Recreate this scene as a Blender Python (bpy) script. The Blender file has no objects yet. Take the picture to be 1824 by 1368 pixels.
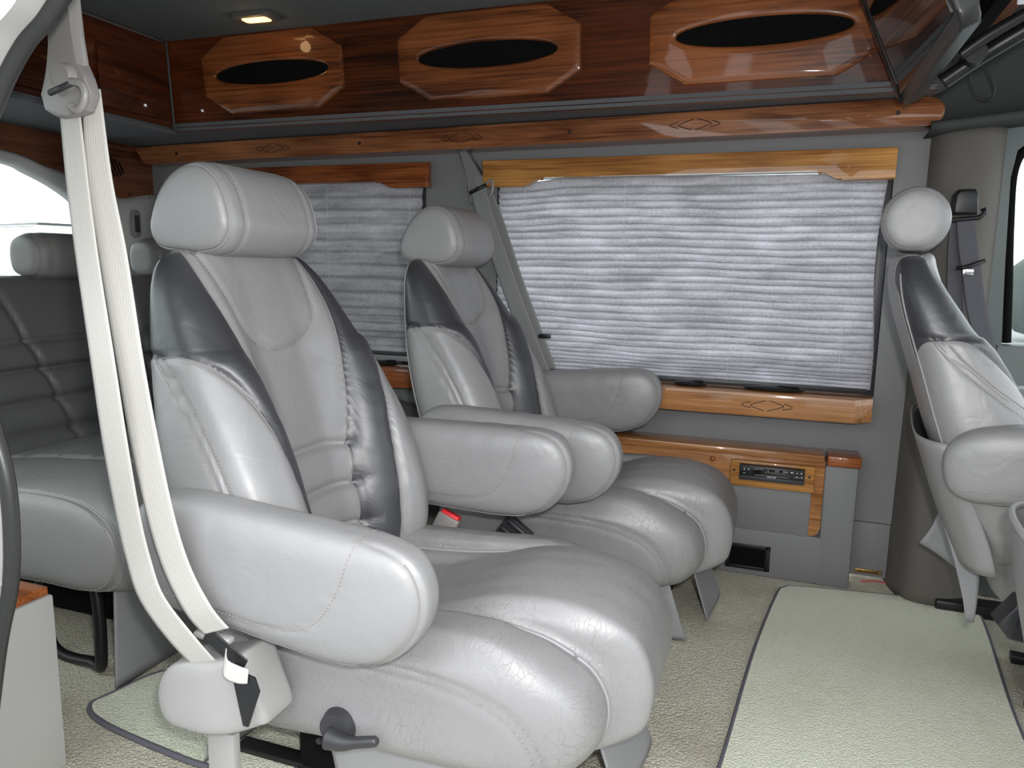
import bpy, bmesh, math, random
import numpy as np
from mathutils import Vector, Matrix
random.seed(7); rng = np.random.RandomState(7)
SC = bpy.context.scene
COL = SC.collection
PI = math.pi

# ------------------------------------------------------------------ camera
F, PW, PH = 1335.0, 1824.0, 1368.0
yaw, pitch, roll = math.radians(19.7), math.radians(8.9), math.radians(1.0)
fw = Vector((-math.sin(yaw)*math.cos(pitch), math.cos(yaw)*math.cos(pitch), -math.sin(pitch)))
r0 = Vector((math.cos(yaw), math.sin(yaw), 0)); u0 = r0.cross(fw)
rt = r0*math.cos(roll)+u0*math.sin(roll); up = -r0*math.sin(roll)+u0*math.cos(roll)
cd = bpy.data.cameras.new('camera'); cam = bpy.data.objects.new('camera', cd); COL.objects.link(cam)
cd.sensor_width = 36.0; cd.lens = 36.0*F/PW; cd.clip_start = 0.02
m = Matrix((rt, up, -fw)).transposed().to_4x4(); m.translation = Vector((0, 0, 1.0))
cam.matrix_world = m
SC.camera = cam

# ------------------------------------------------------------------ world and lights
w = bpy.data.worlds.new('world'); SC.world = w; w.use_nodes = True
wn = w.node_tree; wn.nodes.clear()
wo = wn.nodes.new('ShaderNodeOutputWorld'); bg = wn.nodes.new('ShaderNodeBackground')
tc = wn.nodes.new('ShaderNodeTexCoord'); sep = wn.nodes.new('ShaderNodeSeparateXYZ')
cr = wn.nodes.new('ShaderNodeValToRGB')
cr.color_ramp.elements[0].position = 0.45; cr.color_ramp.elements[0].color = (0.35, 0.38, 0.36, 1)
cr.color_ramp.elements[1].position = 0.505; cr.color_ramp.elements[1].color = (0.93, 0.97, 1.0, 1)
mp = wn.nodes.new('ShaderNodeMapRange'); mp.inputs[1].default_value = -1; mp.inputs[2].default_value = 1
wn.links.new(tc.outputs['Generated'], sep.inputs[0]); wn.links.new(sep.outputs[2], mp.inputs[0])
wn.links.new(mp.outputs[0], cr.inputs[0]); wn.links.new(cr.outputs[0], bg.inputs[0])
bg.inputs[1].default_value = 3.2
wn.links.new(bg.outputs[0], wo.inputs[0])

fl = bpy.data.lights.new('camera_flash', 'AREA'); fl.shape = 'DISK'; fl.size = 0.05; fl.energy = 15.0
fl.color = (1.0, 0.985, 0.97)
flo = bpy.data.objects.new('camera_flash', fl); COL.objects.link(flo)
flo.matrix_world = Matrix.Translation(Vector((0.05, 0.0, 1.085))) @ m.to_3x3().to_4x4()

SC.view_settings.view_transform = 'Standard'; SC.view_settings.look = 'None'
SC.view_settings.gamma = 1.0; SC.view_settings.use_curve_mapping = False
SC.view_settings.exposure = 0.0

# ------------------------------------------------------------------ materials
def srgb(r, g, b):
    f = lambda c: (c/255/12.92 if c/255 <= 0.04045 else ((c/255+0.055)/1.055)**2.4)
    return (f(r), f(g), f(b), 1)
def newmat(name):
    mt = bpy.data.materials.new(name); mt.use_nodes = True
    n = mt.node_tree; b = n.nodes['Principled BSDF']
    return mt, n, b
def plain(name, col, rough=0.5, metal=0.0, bump=0.0, bscale=300, coat=0.0, spec=0.5):
    mt, n, b = newmat(name)
    b.inputs['Base Color'].default_value = col; b.inputs['Roughness'].default_value = rough
    b.inputs['Metallic'].default_value = metal; b.inputs['Coat Weight'].default_value = coat
    b.inputs['Specular IOR Level'].default_value = spec
    if bump > 0:
        t = n.nodes.new('ShaderNodeTexCoord'); no = n.nodes.new('ShaderNodeTexNoise'); bp = n.nodes.new('ShaderNodeBump')
        no.inputs['Scale'].default_value = bscale; no.inputs['Detail'].default_value = 3
        bp.inputs['Strength'].default_value = bump; bp.inputs['Distance'].default_value = 0.001
        n.links.new(t.outputs['Object'], no.inputs['Vector']); n.links.new(no.outputs[0], bp.inputs['Height'])
        n.links.new(bp.outputs[0], b.inputs['Normal'])
    return mt
def leather(name, col, rough=0.42, crease=0.5, spec=0.5, tone=0.4, patch=0.50):
    mt, n, b = newmat(name)
    t = n.nodes.new('ShaderNodeTexCoord')
    # pebble grain
    v = n.nodes.new('ShaderNodeTexVoronoi'); v.inputs['Scale'].default_value = 420
    v.feature = 'F1'
    # warped crackle creases
    no = n.nodes.new('ShaderNodeTexNoise'); no.inputs['Scale'].default_value = 9; no.inputs['Detail'].default_value = 4
    mx = n.nodes.new('ShaderNodeVectorMath'); mx.operation = 'MULTIPLY_ADD'; mx.inputs[1].default_value = (0.09, 0.09, 0.09)
    n.links.new(t.outputs['Object'], no.inputs['Vector']); n.links.new(no.outputs['Color'], mx.inputs[0]); n.links.new(t.outputs['Object'], mx.inputs[2])
    c = n.nodes.new('ShaderNodeTexVoronoi'); c.feature = 'DISTANCE_TO_EDGE'; c.inputs['Scale'].default_value = 46
    st = n.nodes.new('ShaderNodeMapping'); st.inputs['Scale'].default_value = (1.6, 0.55, 1.0); st.inputs['Rotation'].default_value = (0.3, 0.2, 0.5)
    n.links.new(mx.outputs[0], st.inputs[0]); n.links.new(st.outputs[0], c.inputs['Vector'])
    cm = n.nodes.new('ShaderNodeMapRange'); cm.inputs[1].default_value = 0.0; cm.inputs[2].default_value = 0.035
    n.links.new(c.outputs['Distance'], cm.inputs[0])
    pa = n.nodes.new('ShaderNodeTexNoise'); pa.inputs['Scale'].default_value = 5.5; pa.inputs['Detail'].default_value = 2
    n.links.new(t.outputs['Object'], pa.inputs['Vector'])
    pm = n.nodes.new('ShaderNodeMapRange'); pm.inputs[1].default_value = patch; pm.inputs[2].default_value = 0.80
    n.links.new(pa.outputs[0], pm.inputs[0])
    # creases * patch
    inv = n.nodes.new('ShaderNodeMath'); inv.operation = 'SUBTRACT'; inv.inputs[0].default_value = 1
    n.links.new(cm.outputs[0], inv.inputs[1])
    mu = n.nodes.new('ShaderNodeMath'); mu.operation = 'MULTIPLY'
    n.links.new(inv.outputs[0], mu.inputs[0]); n.links.new(pm.outputs[0], mu.inputs[1])
    b1 = n.nodes.new('ShaderNodeBump'); b1.inputs['Strength'].default_value = crease; b1.inputs['Distance'].default_value = 0.0015; b1.invert = True
    n.links.new(mu.outputs[0], b1.inputs['Height'])
    # soft broad wrinkles
    w2 = n.nodes.new('ShaderNodeTexNoise'); w2.inputs['Scale'].default_value = 16; w2.inputs['Detail'].default_value = 3; w2.inputs['Distortion'].default_value = 1.2
    n.links.new(t.outputs['Object'], w2.inputs['Vector'])
    b2 = n.nodes.new('ShaderNodeBump'); b2.inputs['Strength'].default_value = 0.28; b2.inputs['Distance'].default_value = 0.006
    n.links.new(w2.outputs[0], b2.inputs['Height']); n.links.new(b1.outputs[0], b2.inputs['Normal'])
    b3 = n.nodes.new('ShaderNodeBump'); b3.inputs['Strength'].default_value = 0.12; b3.inputs['Distance'].default_value = 0.0006
    n.links.new(v.outputs['Distance'], b3.inputs['Height']); n.links.new(b2.outputs[0], b3.inputs['Normal'])
    n.links.new(b3.outputs[0], b.inputs['Normal'])
    cmx = n.nodes.new('ShaderNodeMix'); cmx.data_type = 'RGBA'
    cmx.inputs[6].default_value = col; cmx.inputs[7].default_value = (col[0]*0.62, col[1]*0.6, col[2]*0.58, 1)
    mm = n.nodes.new('ShaderNodeMath'); mm.operation = 'MULTIPLY'; mm.inputs[1].default_value = tone
    n.links.new(mu.outputs[0], mm.inputs[0]); n.links.new(mm.outputs[0], cmx.inputs[0])
    n.links.new(cmx.outputs[2], b.inputs['Base Color'])
    b.inputs['Roughness'].default_value = rough; b.inputs['Specular IOR Level'].default_value = spec
    return mt
def wood(name, dark, light, axis=0, gs=1.0, coat=1.0, rough=0.35):
    mt, n, b = newmat(name)
    t = n.nodes.new('ShaderNodeTexCoord'); mpn = n.nodes.new('ShaderNodeMapping')
    sc = [9*gs, 9*gs, 9*gs]; sc[axis] = 0.9*gs; mpn.inputs['Scale'].default_value = sc
    n.links.new(t.outputs['Object'], mpn.inputs[0])
    a = n.nodes.new('ShaderNodeTexNoise'); a.inputs['Scale'].default_value = 1.6; a.inputs['Detail'].default_value = 5; a.inputs['Distortion'].default_value = 0.9
    n.links.new(mpn.outputs[0], a.inputs['Vector'])
    # cathedral rings
    ms = n.nodes.new('ShaderNodeMath'); ms.operation = 'MULTIPLY'; ms.inputs[1].default_value = 14
    sn = n.nodes.new('ShaderNodeMath'); sn.operation = 'SINE'
    n.links.new(a.outputs[0], ms.inputs[0]); n.links.new(ms.outputs[0], sn.inputs[0])
    mr = n.nodes.new('ShaderNodeMapRange'); mr.inputs[1].default_value = -1; mr.inputs[2].default_value = 1; mr.inputs[3].default_value = 0.0; mr.inputs[4].default_value = 0.28
    n.links.new(sn.outputs[0], mr.inputs[0])
    m2 = n.nodes.new('ShaderNodeMapping'); s2 = [150*gs]*3; s2[axis] = 3*gs; m2.inputs['Scale'].default_value = s2
    n.links.new(t.outputs['Object'], m2.inputs[0])
    f = n.nodes.new('ShaderNodeTexNoise'); f.inputs['Scale'].default_value = 1.0; f.inputs['Detail'].default_value = 4
    n.links.new(m2.outputs[0], f.inputs['Vector'])
    ad = n.nodes.new('ShaderNodeMath'); ad.operation = 'MULTIPLY_ADD'; ad.inputs[1].default_value = 0.95
    n.links.new(f.outputs[0], ad.inputs[0]); n.links.new(mr.outputs[0], ad.inputs[2])
    big = n.nodes.new('ShaderNodeTexNoise'); big.inputs['Scale'].default_value = 2.2; n.links.new(t.outputs['Object'], big.inputs['Vector'])
    ad2 = n.nodes.new('ShaderNodeMath'); ad2.operation = 'MULTIPLY_ADD'; ad2.inputs[1].default_value = 0.9
    n.links.new(big.outputs[0], ad2.inputs[0]); n.links.new(ad.outputs[0], ad2.inputs[2])
    cr = n.nodes.new('ShaderNodeValToRGB'); e = cr.color_ramp.elements
    e[0].position = 0.45; e[0].color = dark; e[1].position = 1.25; e[1].color = light
    e[1].position = 1.0
    mrr = n.nodes.new('ShaderNodeMapRange'); mrr.inputs[1].default_value = 0.55; mrr.inputs[2].default_value = 1.45; mrr.inputs[3].default_value = 0.2
    n.links.new(ad2.outputs[0], mrr.inputs[0]); n.links.new(mrr.outputs[0], cr.inputs[0]); n.links.new(cr.outputs[0], b.inputs['Base Color'])
    b.inputs['Roughness'].default_value = rough; b.inputs['Coat Weight'].default_value = coat*0.75; b.inputs['Coat Roughness'].default_value = 0.04; b.inputs['Specular IOR Level'].default_value = 0.15
    return mt
def carpet(name, c1, c2, stain, scale=420, bump=1.0):
    mt, n, b = newmat(name)
    t = n.nodes.new('ShaderNodeTexCoord')
    v = n.nodes.new('ShaderNodeTexVoronoi'); v.inputs['Scale'].default_value = scale*0.5
    n.links.new(t.outputs['Object'], v.inputs['Vector'])
    s = n.nodes.new('ShaderNodeTexNoise'); s.inputs['Scale'].default_value = scale; s.inputs['Detail'].default_value = 3
    n.links.new(t.outputs['Object'], s.inputs['Vector'])
    p = n.nodes.new('ShaderNodeTexNoise'); p.inputs['Scale'].default_value = 4.5; p.inputs['Detail'].default_value = 5
    n.links.new(t.outputs['Object'], p.inputs['Vector'])
    m1 = n.nodes.new('ShaderNodeMix'); m1.data_type = 'RGBA'; m1.inputs[6].default_value = c1; m1.inputs[7].default_value = c2
    mr = n.nodes.new('ShaderNodeMapRange'); mr.inputs[1].default_value = 0.35; mr.inputs[2].default_value = 0.65
    n.links.new(s.outputs[0], mr.inputs[0]); n.links.new(mr.outputs[0], m1.inputs[0])
    m2 = n.nodes.new('ShaderNodeMix'); m2.data_type = 'RGBA'; m2.inputs[7].default_value = stain
    pr = n.nodes.new('ShaderNodeMapRange'); pr.inputs[1].default_value = 0.48; pr.inputs[2].default_value = 0.75; pr.inputs[4].default_value = 0.6
    n.links.new(p.outputs[0], pr.inputs[0]); n.links.new(pr.outputs[0], m2.inputs[0]); n.links.new(m1.outputs[2], m2.inputs[6])
    n.links.new(m2.outputs[2], b.inputs['Base Color'])
    bp = n.nodes.new('ShaderNodeBump'); bp.inputs['Strength'].default_value = bump; bp.inputs['Distance'].default_value = 0.009
    ad = n.nodes.new('ShaderNodeMath'); ad.operation = 'SUBTRACT'
    n.links.new(s.outputs[0], ad.inputs[0]); n.links.new(v.outputs['Distance'], ad.inputs[1])
    n.links.new(ad.outputs[0], bp.inputs['Height']); n.links.new(bp.outputs[0], b.inputs['Normal'])
    b.inputs['Roughness'].default_value = 0.95; b.inputs['Specular IOR Level'].default_value = 0.15
    b.inputs['Sheen Weight'].default_value = 0.3
    return mt

M = {}
M['leather'] = leather('light_grey_leather', (0.27, 0.266, 0.268, 1), 0.40, 0.12, 0.75, 0.08, 0.55)
M['leather_worn'] = leather('worn_grey_leather', (0.255, 0.25, 0.252, 1), 0.40, 0.42, 0.75, 0.5, 0.36)
M['leather_dark'] = leather('charcoal_leather', (0.042, 0.042, 0.048, 1), 0.40, 0.15, 0.9, 0.1)
M['bench_back'] = leather('bench_back_leather', (0.11, 0.109, 0.11, 1), 0.42, 0.3)
M['bench'] = leather('bench_leather', (0.21, 0.205, 0.20, 1), 0.42, 0.3)
M['thread'] = plain('stitch_thread', (0.30, 0.29, 0.28, 1), 0.7)
M['thread_dark'] = plain('dark_seam_piping', (0.24, 0.235, 0.23, 1), 0.6)  # slightly darker grey than the other piping
M['piping'] = plain('piping', (0.32, 0.315, 0.32, 1), 0.45)
M['vinyl'] = plain('grey_vinyl_panel', (0.21, 0.21, 0.215, 1), 0.55, bump=0.25, bscale=700)
M['skirt'] = plain('grey_skirt_vinyl', (0.30, 0.30, 0.315, 1), 0.55, bump=0.2, bscale=60)
M['liner'] = plain('headliner_cloth', (0.15, 0.162, 0.162, 1), 0.95, bump=0.4, bscale=900, spec=0.2)
M['liner_dark'] = plain('dark_headliner', (0.075, 0.082, 0.080, 1), 0.95, bump=0.4, bscale=900, spec=0.2)
M['soffit'] = plain('soffit_vinyl', (0.115, 0.12, 0.13, 1), 0.75)
M['pillar'] = plain('taupe_plastic_trim', (0.115, 0.105, 0.092, 1), 0.6, bump=0.2, bscale=900)
M['doorgrey'] = plain('grey_door_plastic', (0.16, 0.185, 0.18, 1), 0.5)
M['lightplastic'] = plain('light_grey_plastic', (0.42, 0.415, 0.40, 1), 0.42)
M['retractor'] = plain('retractor_plastic', (0.33, 0.325, 0.315, 1), 0.4)
M['black'] = plain('black_plastic', (0.012, 0.012, 0.013, 1), 0.35)
M['blackrough'] = plain('black_matte', (0.006, 0.006, 0.006, 1), 0.8, spec=0.1)
M['gloss'] = plain('glossy_black_screen', (0.015, 0.012, 0.012, 1), 0.03, spec=0.9)
M['tvgrey'] = plain('dark_pewter_plastic', (0.035, 0.036, 0.035, 1), 0.35, 0.2)
M['chrome'] = plain('chrome', (0.7, 0.7, 0.7, 1), 0.15, 1.0)
M['brass'] = plain('brass', (0.55, 0.36, 0.10, 1), 0.3, 1.0)
M['red'] = plain('red_button', (0.75, 0.03, 0.04, 1), 0.35)
M['white'] = plain('white_print', (0.75, 0.77, 0.8, 1), 0.6)
M['white_paint'] = plain('white_car_paint', (0.75, 0.77, 0.8, 1), 0.25, coat=0.6)
M['greyknob'] = plain('slate_plastic', (0.035, 0.035, 0.04, 1), 0.4)
M['buckle'] = plain('buckle_grey', (0.24, 0.23, 0.22, 1), 0.35)
M['binding'] = plain('mat_binding', (0.13, 0.125, 0.15, 1), 0.9, bump=0.6, bscale=300)
M['wood_cherry'] = wood('cherry_wood', (0.020, 0.005, 0.0015, 1), (0.15, 0.034, 0.008, 1), 0, 1.0)
M['wood_panel'] = wood('cherry_panel_wood', (0.07, 0.017, 0.005, 1), (0.38, 0.12, 0.036, 1), 0, 1.0, 1.35)
M['wood_cherry_y'] = wood('cherry_wood_crosswise', (0.02, 0.005, 0.002, 1), (0.12, 0.03, 0.010, 1), 1, 1.0, 0.8, 0.5)
M['wood_red'] = wood('red_wood', (0.10, 0.022, 0.006, 1), (0.42, 0.13, 0.035, 1), 0, 1.3)
M['wood_honey'] = wood('honey_wood', (0.24, 0.09, 0.022, 1), (0.66, 0.32, 0.09, 1), 0, 1.2)
M['wood_sill'] = wood('sill_wood', (0.20, 0.075, 0.022, 1), (0.58, 0.27, 0.10, 1), 0, 1.1)
M['wood_trim'] = wood('trim_wood', (0.10, 0.028, 0.010, 1), (0.42, 0.165, 0.065, 1), 0, 1.2)
M['wood_walnut'] = wood('dull_walnut', (0.05, 0.018, 0.008, 1), (0.20, 0.075, 0.035, 1), 1, 1.0, 0.2, 0.5)
M['inlay'] = plain('dark_inlay', (0.03, 0.008, 0.003, 1), 0.5)
M['carpet'] = carpet('floor_carpet', (0.92, 0.87, 0.70, 1), (0.45, 0.42, 0.31, 1), (0.38, 0.33, 0.21, 1), 330, 0.8)
M['mat'] = carpet('sage_mat_carpet', (0.97, 0.98, 0.80, 1), (0.80, 0.83, 0.63, 1), (0.74, 0.77, 0.56, 1), 420, 0.7)
M['backdrop_dark'] = plain('dark_backdrop', (0.035, 0.028, 0.024, 1), 0.8)  # only for the added wall that the wood reflects
M['treeline'] = plain('treeline_green', (0.035, 0.05, 0.04, 1), 0.9)
M['asphalt'] = plain('asphalt', (0.25, 0.25, 0.25, 1), 0.9)
M['facade'] = plain('pale_facade', (0.62, 0.66, 0.70, 1), 0.7)

def belt_mat(name, col):
    mt, n, b = newmat(name)
    b.inputs['Base Color'].default_value = col; b.inputs['Roughness'].default_value = 0.5
    t = n.nodes.new('ShaderNodeUVMap'); s = n.nodes.new('ShaderNodeSeparateXYZ')
    n.links.new(t.outputs[0], s.inputs[0])
    a = n.nodes.new('ShaderNodeMath'); a.operation = 'MULTIPLY'; a.inputs[1].default_value = 2*PI*5
    sn = n.nodes.new('ShaderNodeMath'); sn.operation = 'SINE'; n.links.new(s.outputs[0], a.inputs[0]); n.links.new(a.outputs[0], sn.inputs[0])
    pw = n.nodes.new('ShaderNodeMath'); pw.operation = 'ABSOLUTE'; n.links.new(sn.outputs[0], pw.inputs[0])
    p2 = n.nodes.new('ShaderNodeMath'); p2.operation = 'POWER'; p2.inputs[1].default_value = 0.35; n.links.new(pw.outputs[0], p2.inputs[0])
    c = n.nodes.new('ShaderNodeMath'); c.operation = 'MULTIPLY'; c.inputs[1].default_value = 1400
    c2 = n.nodes.new('ShaderNodeMath'); c2.operation = 'SINE'; n.links.new(s.outputs[1], c.inputs[0]); n.links.new(c.outputs[0], c2.inputs[0])
    ad = n.nodes.new('ShaderNodeMath'); ad.operation = 'MULTIPLY_ADD'; ad.inputs[1].default_value = 0.12
    n.links.new(c2.outputs[0], ad.inputs[0]); n.links.new(p2.outputs[0], ad.inputs[2])
    bp = n.nodes.new('ShaderNodeBump'); bp.inputs['Strength'].default_value = 0.5; bp.inputs['Distance'].default_value = 0.0008
    n.links.new(ad.outputs[0], bp.inputs['Height']); n.links.new(bp.outputs[0], b.inputs['Normal'])
    return mt
M['belt'] = belt_mat('light_belt_webbing', (0.50, 0.48, 0.45, 1))
M['belt_grey'] = belt_mat('grey_belt_webbing', (0.24, 0.24, 0.24, 1))
M['belt_dark'] = belt_mat('dark_belt_webbing', (0.07, 0.07, 0.085, 1))

def blind_mat():
    mt, n, b = newmat('pleated_blind_fabric')
    out = n.nodes['Material Output']
    t = n.nodes.new('ShaderNodeTexCoord')
    mpn = n.nodes.new('ShaderNodeMapping'); mpn.inputs['Scale'].default_value = (5, 5, 26)
    n.links.new(t.outputs['Object'], mpn.inputs[0])
    a = n.nodes.new('ShaderNodeTexNoise'); a.inputs['Scale'].default_value = 1.0; a.inputs['Detail'].default_value = 4; a.inputs['Distortion'].default_value = 0.8
    n.links.new(mpn.outputs[0], a.inputs['Vector'])
    f = n.nodes.new('ShaderNodeTexNoise'); f.inputs['Scale'].default_value = 120; f.inputs['Detail'].default_value = 4
    n.links.new(t.outputs['Object'], f.inputs['Vector'])
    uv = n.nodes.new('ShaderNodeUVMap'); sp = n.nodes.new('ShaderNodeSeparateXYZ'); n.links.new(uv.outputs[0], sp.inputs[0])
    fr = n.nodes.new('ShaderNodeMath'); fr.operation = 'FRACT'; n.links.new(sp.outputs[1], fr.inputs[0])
    # pleat shade put into the colour: darkest at the fold line
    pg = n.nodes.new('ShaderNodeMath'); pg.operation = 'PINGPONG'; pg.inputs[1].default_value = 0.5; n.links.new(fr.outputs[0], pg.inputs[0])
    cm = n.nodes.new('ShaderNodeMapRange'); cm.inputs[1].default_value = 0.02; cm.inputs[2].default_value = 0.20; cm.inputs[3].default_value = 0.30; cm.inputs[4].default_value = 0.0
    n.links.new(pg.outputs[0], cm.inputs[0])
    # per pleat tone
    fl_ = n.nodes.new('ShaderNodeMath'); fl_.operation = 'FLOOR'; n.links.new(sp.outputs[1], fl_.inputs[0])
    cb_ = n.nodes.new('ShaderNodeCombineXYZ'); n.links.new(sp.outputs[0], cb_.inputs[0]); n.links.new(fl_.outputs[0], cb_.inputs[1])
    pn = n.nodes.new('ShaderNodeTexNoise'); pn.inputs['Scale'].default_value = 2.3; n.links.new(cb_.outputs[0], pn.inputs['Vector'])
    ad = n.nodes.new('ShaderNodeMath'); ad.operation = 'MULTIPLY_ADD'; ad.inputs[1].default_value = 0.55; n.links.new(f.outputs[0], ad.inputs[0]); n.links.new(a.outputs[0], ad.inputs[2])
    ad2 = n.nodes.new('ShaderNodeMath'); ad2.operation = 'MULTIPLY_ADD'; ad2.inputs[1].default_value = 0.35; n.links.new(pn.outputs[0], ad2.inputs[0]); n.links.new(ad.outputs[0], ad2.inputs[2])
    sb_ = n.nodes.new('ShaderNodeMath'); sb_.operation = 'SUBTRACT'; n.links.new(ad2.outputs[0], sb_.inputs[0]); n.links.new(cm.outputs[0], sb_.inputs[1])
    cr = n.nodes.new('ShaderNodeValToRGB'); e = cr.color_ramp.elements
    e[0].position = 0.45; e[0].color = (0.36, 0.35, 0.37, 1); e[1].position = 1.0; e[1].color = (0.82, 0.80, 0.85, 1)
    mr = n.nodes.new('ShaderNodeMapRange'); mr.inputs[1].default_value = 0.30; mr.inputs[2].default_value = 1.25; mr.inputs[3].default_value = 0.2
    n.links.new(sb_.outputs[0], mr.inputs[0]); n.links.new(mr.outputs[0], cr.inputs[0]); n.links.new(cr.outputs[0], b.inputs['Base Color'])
    b.inputs['Roughness'].default_value = 0.45
    bp = n.nodes.new('ShaderNodeBump'); bp.inputs['Strength'].default_value = 0.5; bp.inputs['Distance'].default_value = 0.003
    n.links.new(f.outputs[0], bp.inputs['Height']); n.links.new(bp.outputs[0], b.inputs['Normal'])
    tr = n.nodes.new('ShaderNodeBsdfTranslucent'); n.links.new(cr.outputs[0], tr.inputs[0])
    mx = n.nodes.new('ShaderNodeMixShader'); mx.inputs[0].default_value = 0.36
    n.links.new(b.outputs[0], mx.inputs[1]); n.links.new(tr.outputs[0], mx.inputs[2]); n.links.new(mx.outputs[0], out.inputs[0])
    return mt
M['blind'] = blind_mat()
def glass_mat(name, tint, refl=0.05):
    mt, n, b = newmat(name); out = n.nodes['Material Output']; n.nodes.remove(b)
    t = n.nodes.new('ShaderNodeBsdfTransparent'); t.inputs[0].default_value = tint
    g = n.nodes.new('ShaderNodeBsdfGlossy'); g.inputs['Roughness'].default_value = 0.02
    mx = n.nodes.new('ShaderNodeMixShader'); mx.inputs[0].default_value = refl
    n.links.new(t.outputs[0], mx.inputs[1]); n.links.new(g.outputs[0], mx.inputs[2]); n.links.new(mx.outputs[0], out.inputs[0])
    return mt
M['glass'] = glass_mat('clear_glass', (0.92, 0.96, 0.95, 1))
M['glass_dimming'] = glass_mat('backlight_dimming_glass', (0.36, 0.38, 0.37, 1))  # tint deepened to dim the daylight behind the rear blind
M['glass_tint'] = glass_mat('tinted_glass', (0.85, 0.88, 0.88, 1))
mt, n_, b_ = newmat('lamp_lens'); b_.inputs['Base Color'].default_value = (1, .8, .5, 1)
b_.inputs['Emission Color'].default_value = (1, 0.60, 0.25, 1); b_.inputs['Emission Strength'].default_value = 2.2
M['lens'] = mt

# ------------------------------------------------------------------ helpers
def link(name, me, mat=None, parent=None, smooth=True):
    o = bpy.data.objects.new(name, me); COL.objects.link(o)
    if mat is not None: me.materials.append(M[mat] if isinstance(mat, str) else mat)
    if smooth: me.shade_smooth()
    if parent is not None: o.parent = parent
    return o
def mesh(name, V, Fc, mat=None, parent=None, smooth=True, angle=None, uv=None):
    me = bpy.data.meshes.new(name)
    me.from_pydata([tuple(float(c) for c in v) for v in V], [], [tuple(int(i) for i in f) for f in Fc])
    me.validate(); me.update()
    if uv is not None:
        l = me.uv_layers.new(name='UVMap')
        for lp in me.loops: l.data[lp.index].uv = uv[lp.vertex_index]
    o = link(name, me, mat, parent, smooth)
    if smooth and angle: 
        try: me.set_sharp_from_angle(angle=math.radians(angle))
        except Exception: pass
    return o
def bmobj(name, bm, mat=None, parent=None, smooth=True, angle=35):
    bmesh.ops.recalc_face_normals(bm, faces=bm.faces)
    me = bpy.data.meshes.new(name); bm.to_mesh(me); bm.free()
    o = link(name, me, mat, parent, smooth)
    if smooth: me.set_sharp_from_angle(angle=math.radians(angle))
    return o
def tag(o, label=None, cat=None, group=None, kind=None):
    if label: o['label'] = label
    if cat: o['category'] = cat
    if group: o['group'] = group
    if kind: o['kind'] = kind
    return o
def empty(name, loc, label=None, cat=None, group=None, rz=0.0):
    o = bpy.data.objects.new(name, None); COL.objects.link(o); o.location = loc; o.rotation_euler = (0, 0, rz)
    o.empty_display_size = 0.05
    return tag(o, label, cat, group)
def copy_tree(o, parent=None, skip=()):
    c = o.copy(); COL.objects.link(c); c.parent = parent
    for ch in list(KIDS(o)):
        if ch.name.split('.')[0] not in skip: copy_tree(ch, c)
    return c
def KIDS(o): return [x for x in bpy.data.objects if x.parent == o]
def add_box(bm, lo, hi, bev=0.0, seg=2, mtx=None):
    x0, y0, z0 = lo; x1, y1, z1 = hi
    r = bmesh.ops.create_cube(bm, size=1.0)
    vs = r['verts']
    for v in vs:
        v.co = Vector(((x0+x1)/2+v.co.x*(x1-x0), (y0+y1)/2+v.co.y*(y1-y0), (z0+z1)/2+v.co.z*(z1-z0)))
    if bev > 0:
        es = list({e for v in vs for e in v.link_edges})
        rr = bmesh.ops.bevel(bm, geom=es, offset=bev, segments=seg, profile=0.5, affect='EDGES')
        vs = list({v for f in rr['faces'] for v in f.verts} | {v for v in vs if v.is_valid})
    if mtx is not None:
        for v in vs: v.co = mtx @ v.co
    return vs
def box(name, lo, hi, mat, parent=None, bev=0.0, seg=2, mtx=None):
    bm = bmesh.new(); add_box(bm, lo, hi, bev, seg, mtx)
    return bmobj(name, bm, mat, parent)
def prism(name, pts, d0, d1, axis, mat, parent=None, bev=0.0, seg=2, mtx=None):
    """pts: 2-D outline in the plane normal to axis; extruded d0..d1"""
    bm = bmesh.new()
    def P(a, b, d):
        return {0: (d, a, b), 1: (a, d, b), 2: (a, b, d)}[axis]
    v0 = [bm.verts.new(P(a, b, d0)) for a, b in pts]; v1 = [bm.verts.new(P(a, b, d1)) for a, b in pts]
    n = len(pts)
    f0 = bm.faces.new(v0); f1 = bm.faces.new(v1[::-1])
    for i in range(n): bm.faces.new((v0[i], v1[i], v1[(i+1) % n], v0[(i+1) % n]))
    if bev > 0:
        es = [e for e in bm.edges if (e in f0.edges or e in f1.edges)]
        bmesh.ops.bevel(bm, geom=es, offset=bev, segments=seg, profile=0.5, affect='EDGES')
    if mtx is not None: bm.transform(mtx)
    return bmobj(name, bm, mat, parent)
def spline(pts, n, closed=False):
    P = np.array(pts, float); N = len(P)
    out = []
    segs = N if closed else N-1
    per = max(1, int(round(n/segs)))
    for i in range(segs):
        if closed: p0, p1, p2, p3 = P[(i-1) % N], P[i], P[(i+1) % N], P[(i+2) % N]
        else: p0, p1, p2, p3 = P[max(i-1, 0)], P[i], P[i+1], P[min(i+2, N-1)]
        for k in range(per):
            t = k/per
            out.append(0.5*((2*p1)+(-p0+p2)*t+(2*p0-5*p1+4*p2-p3)*t*t+(-p0+3*p1-3*p2+p3)*t**3))
    if not closed: out.append(P[-1])
    return np.array(out)
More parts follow.
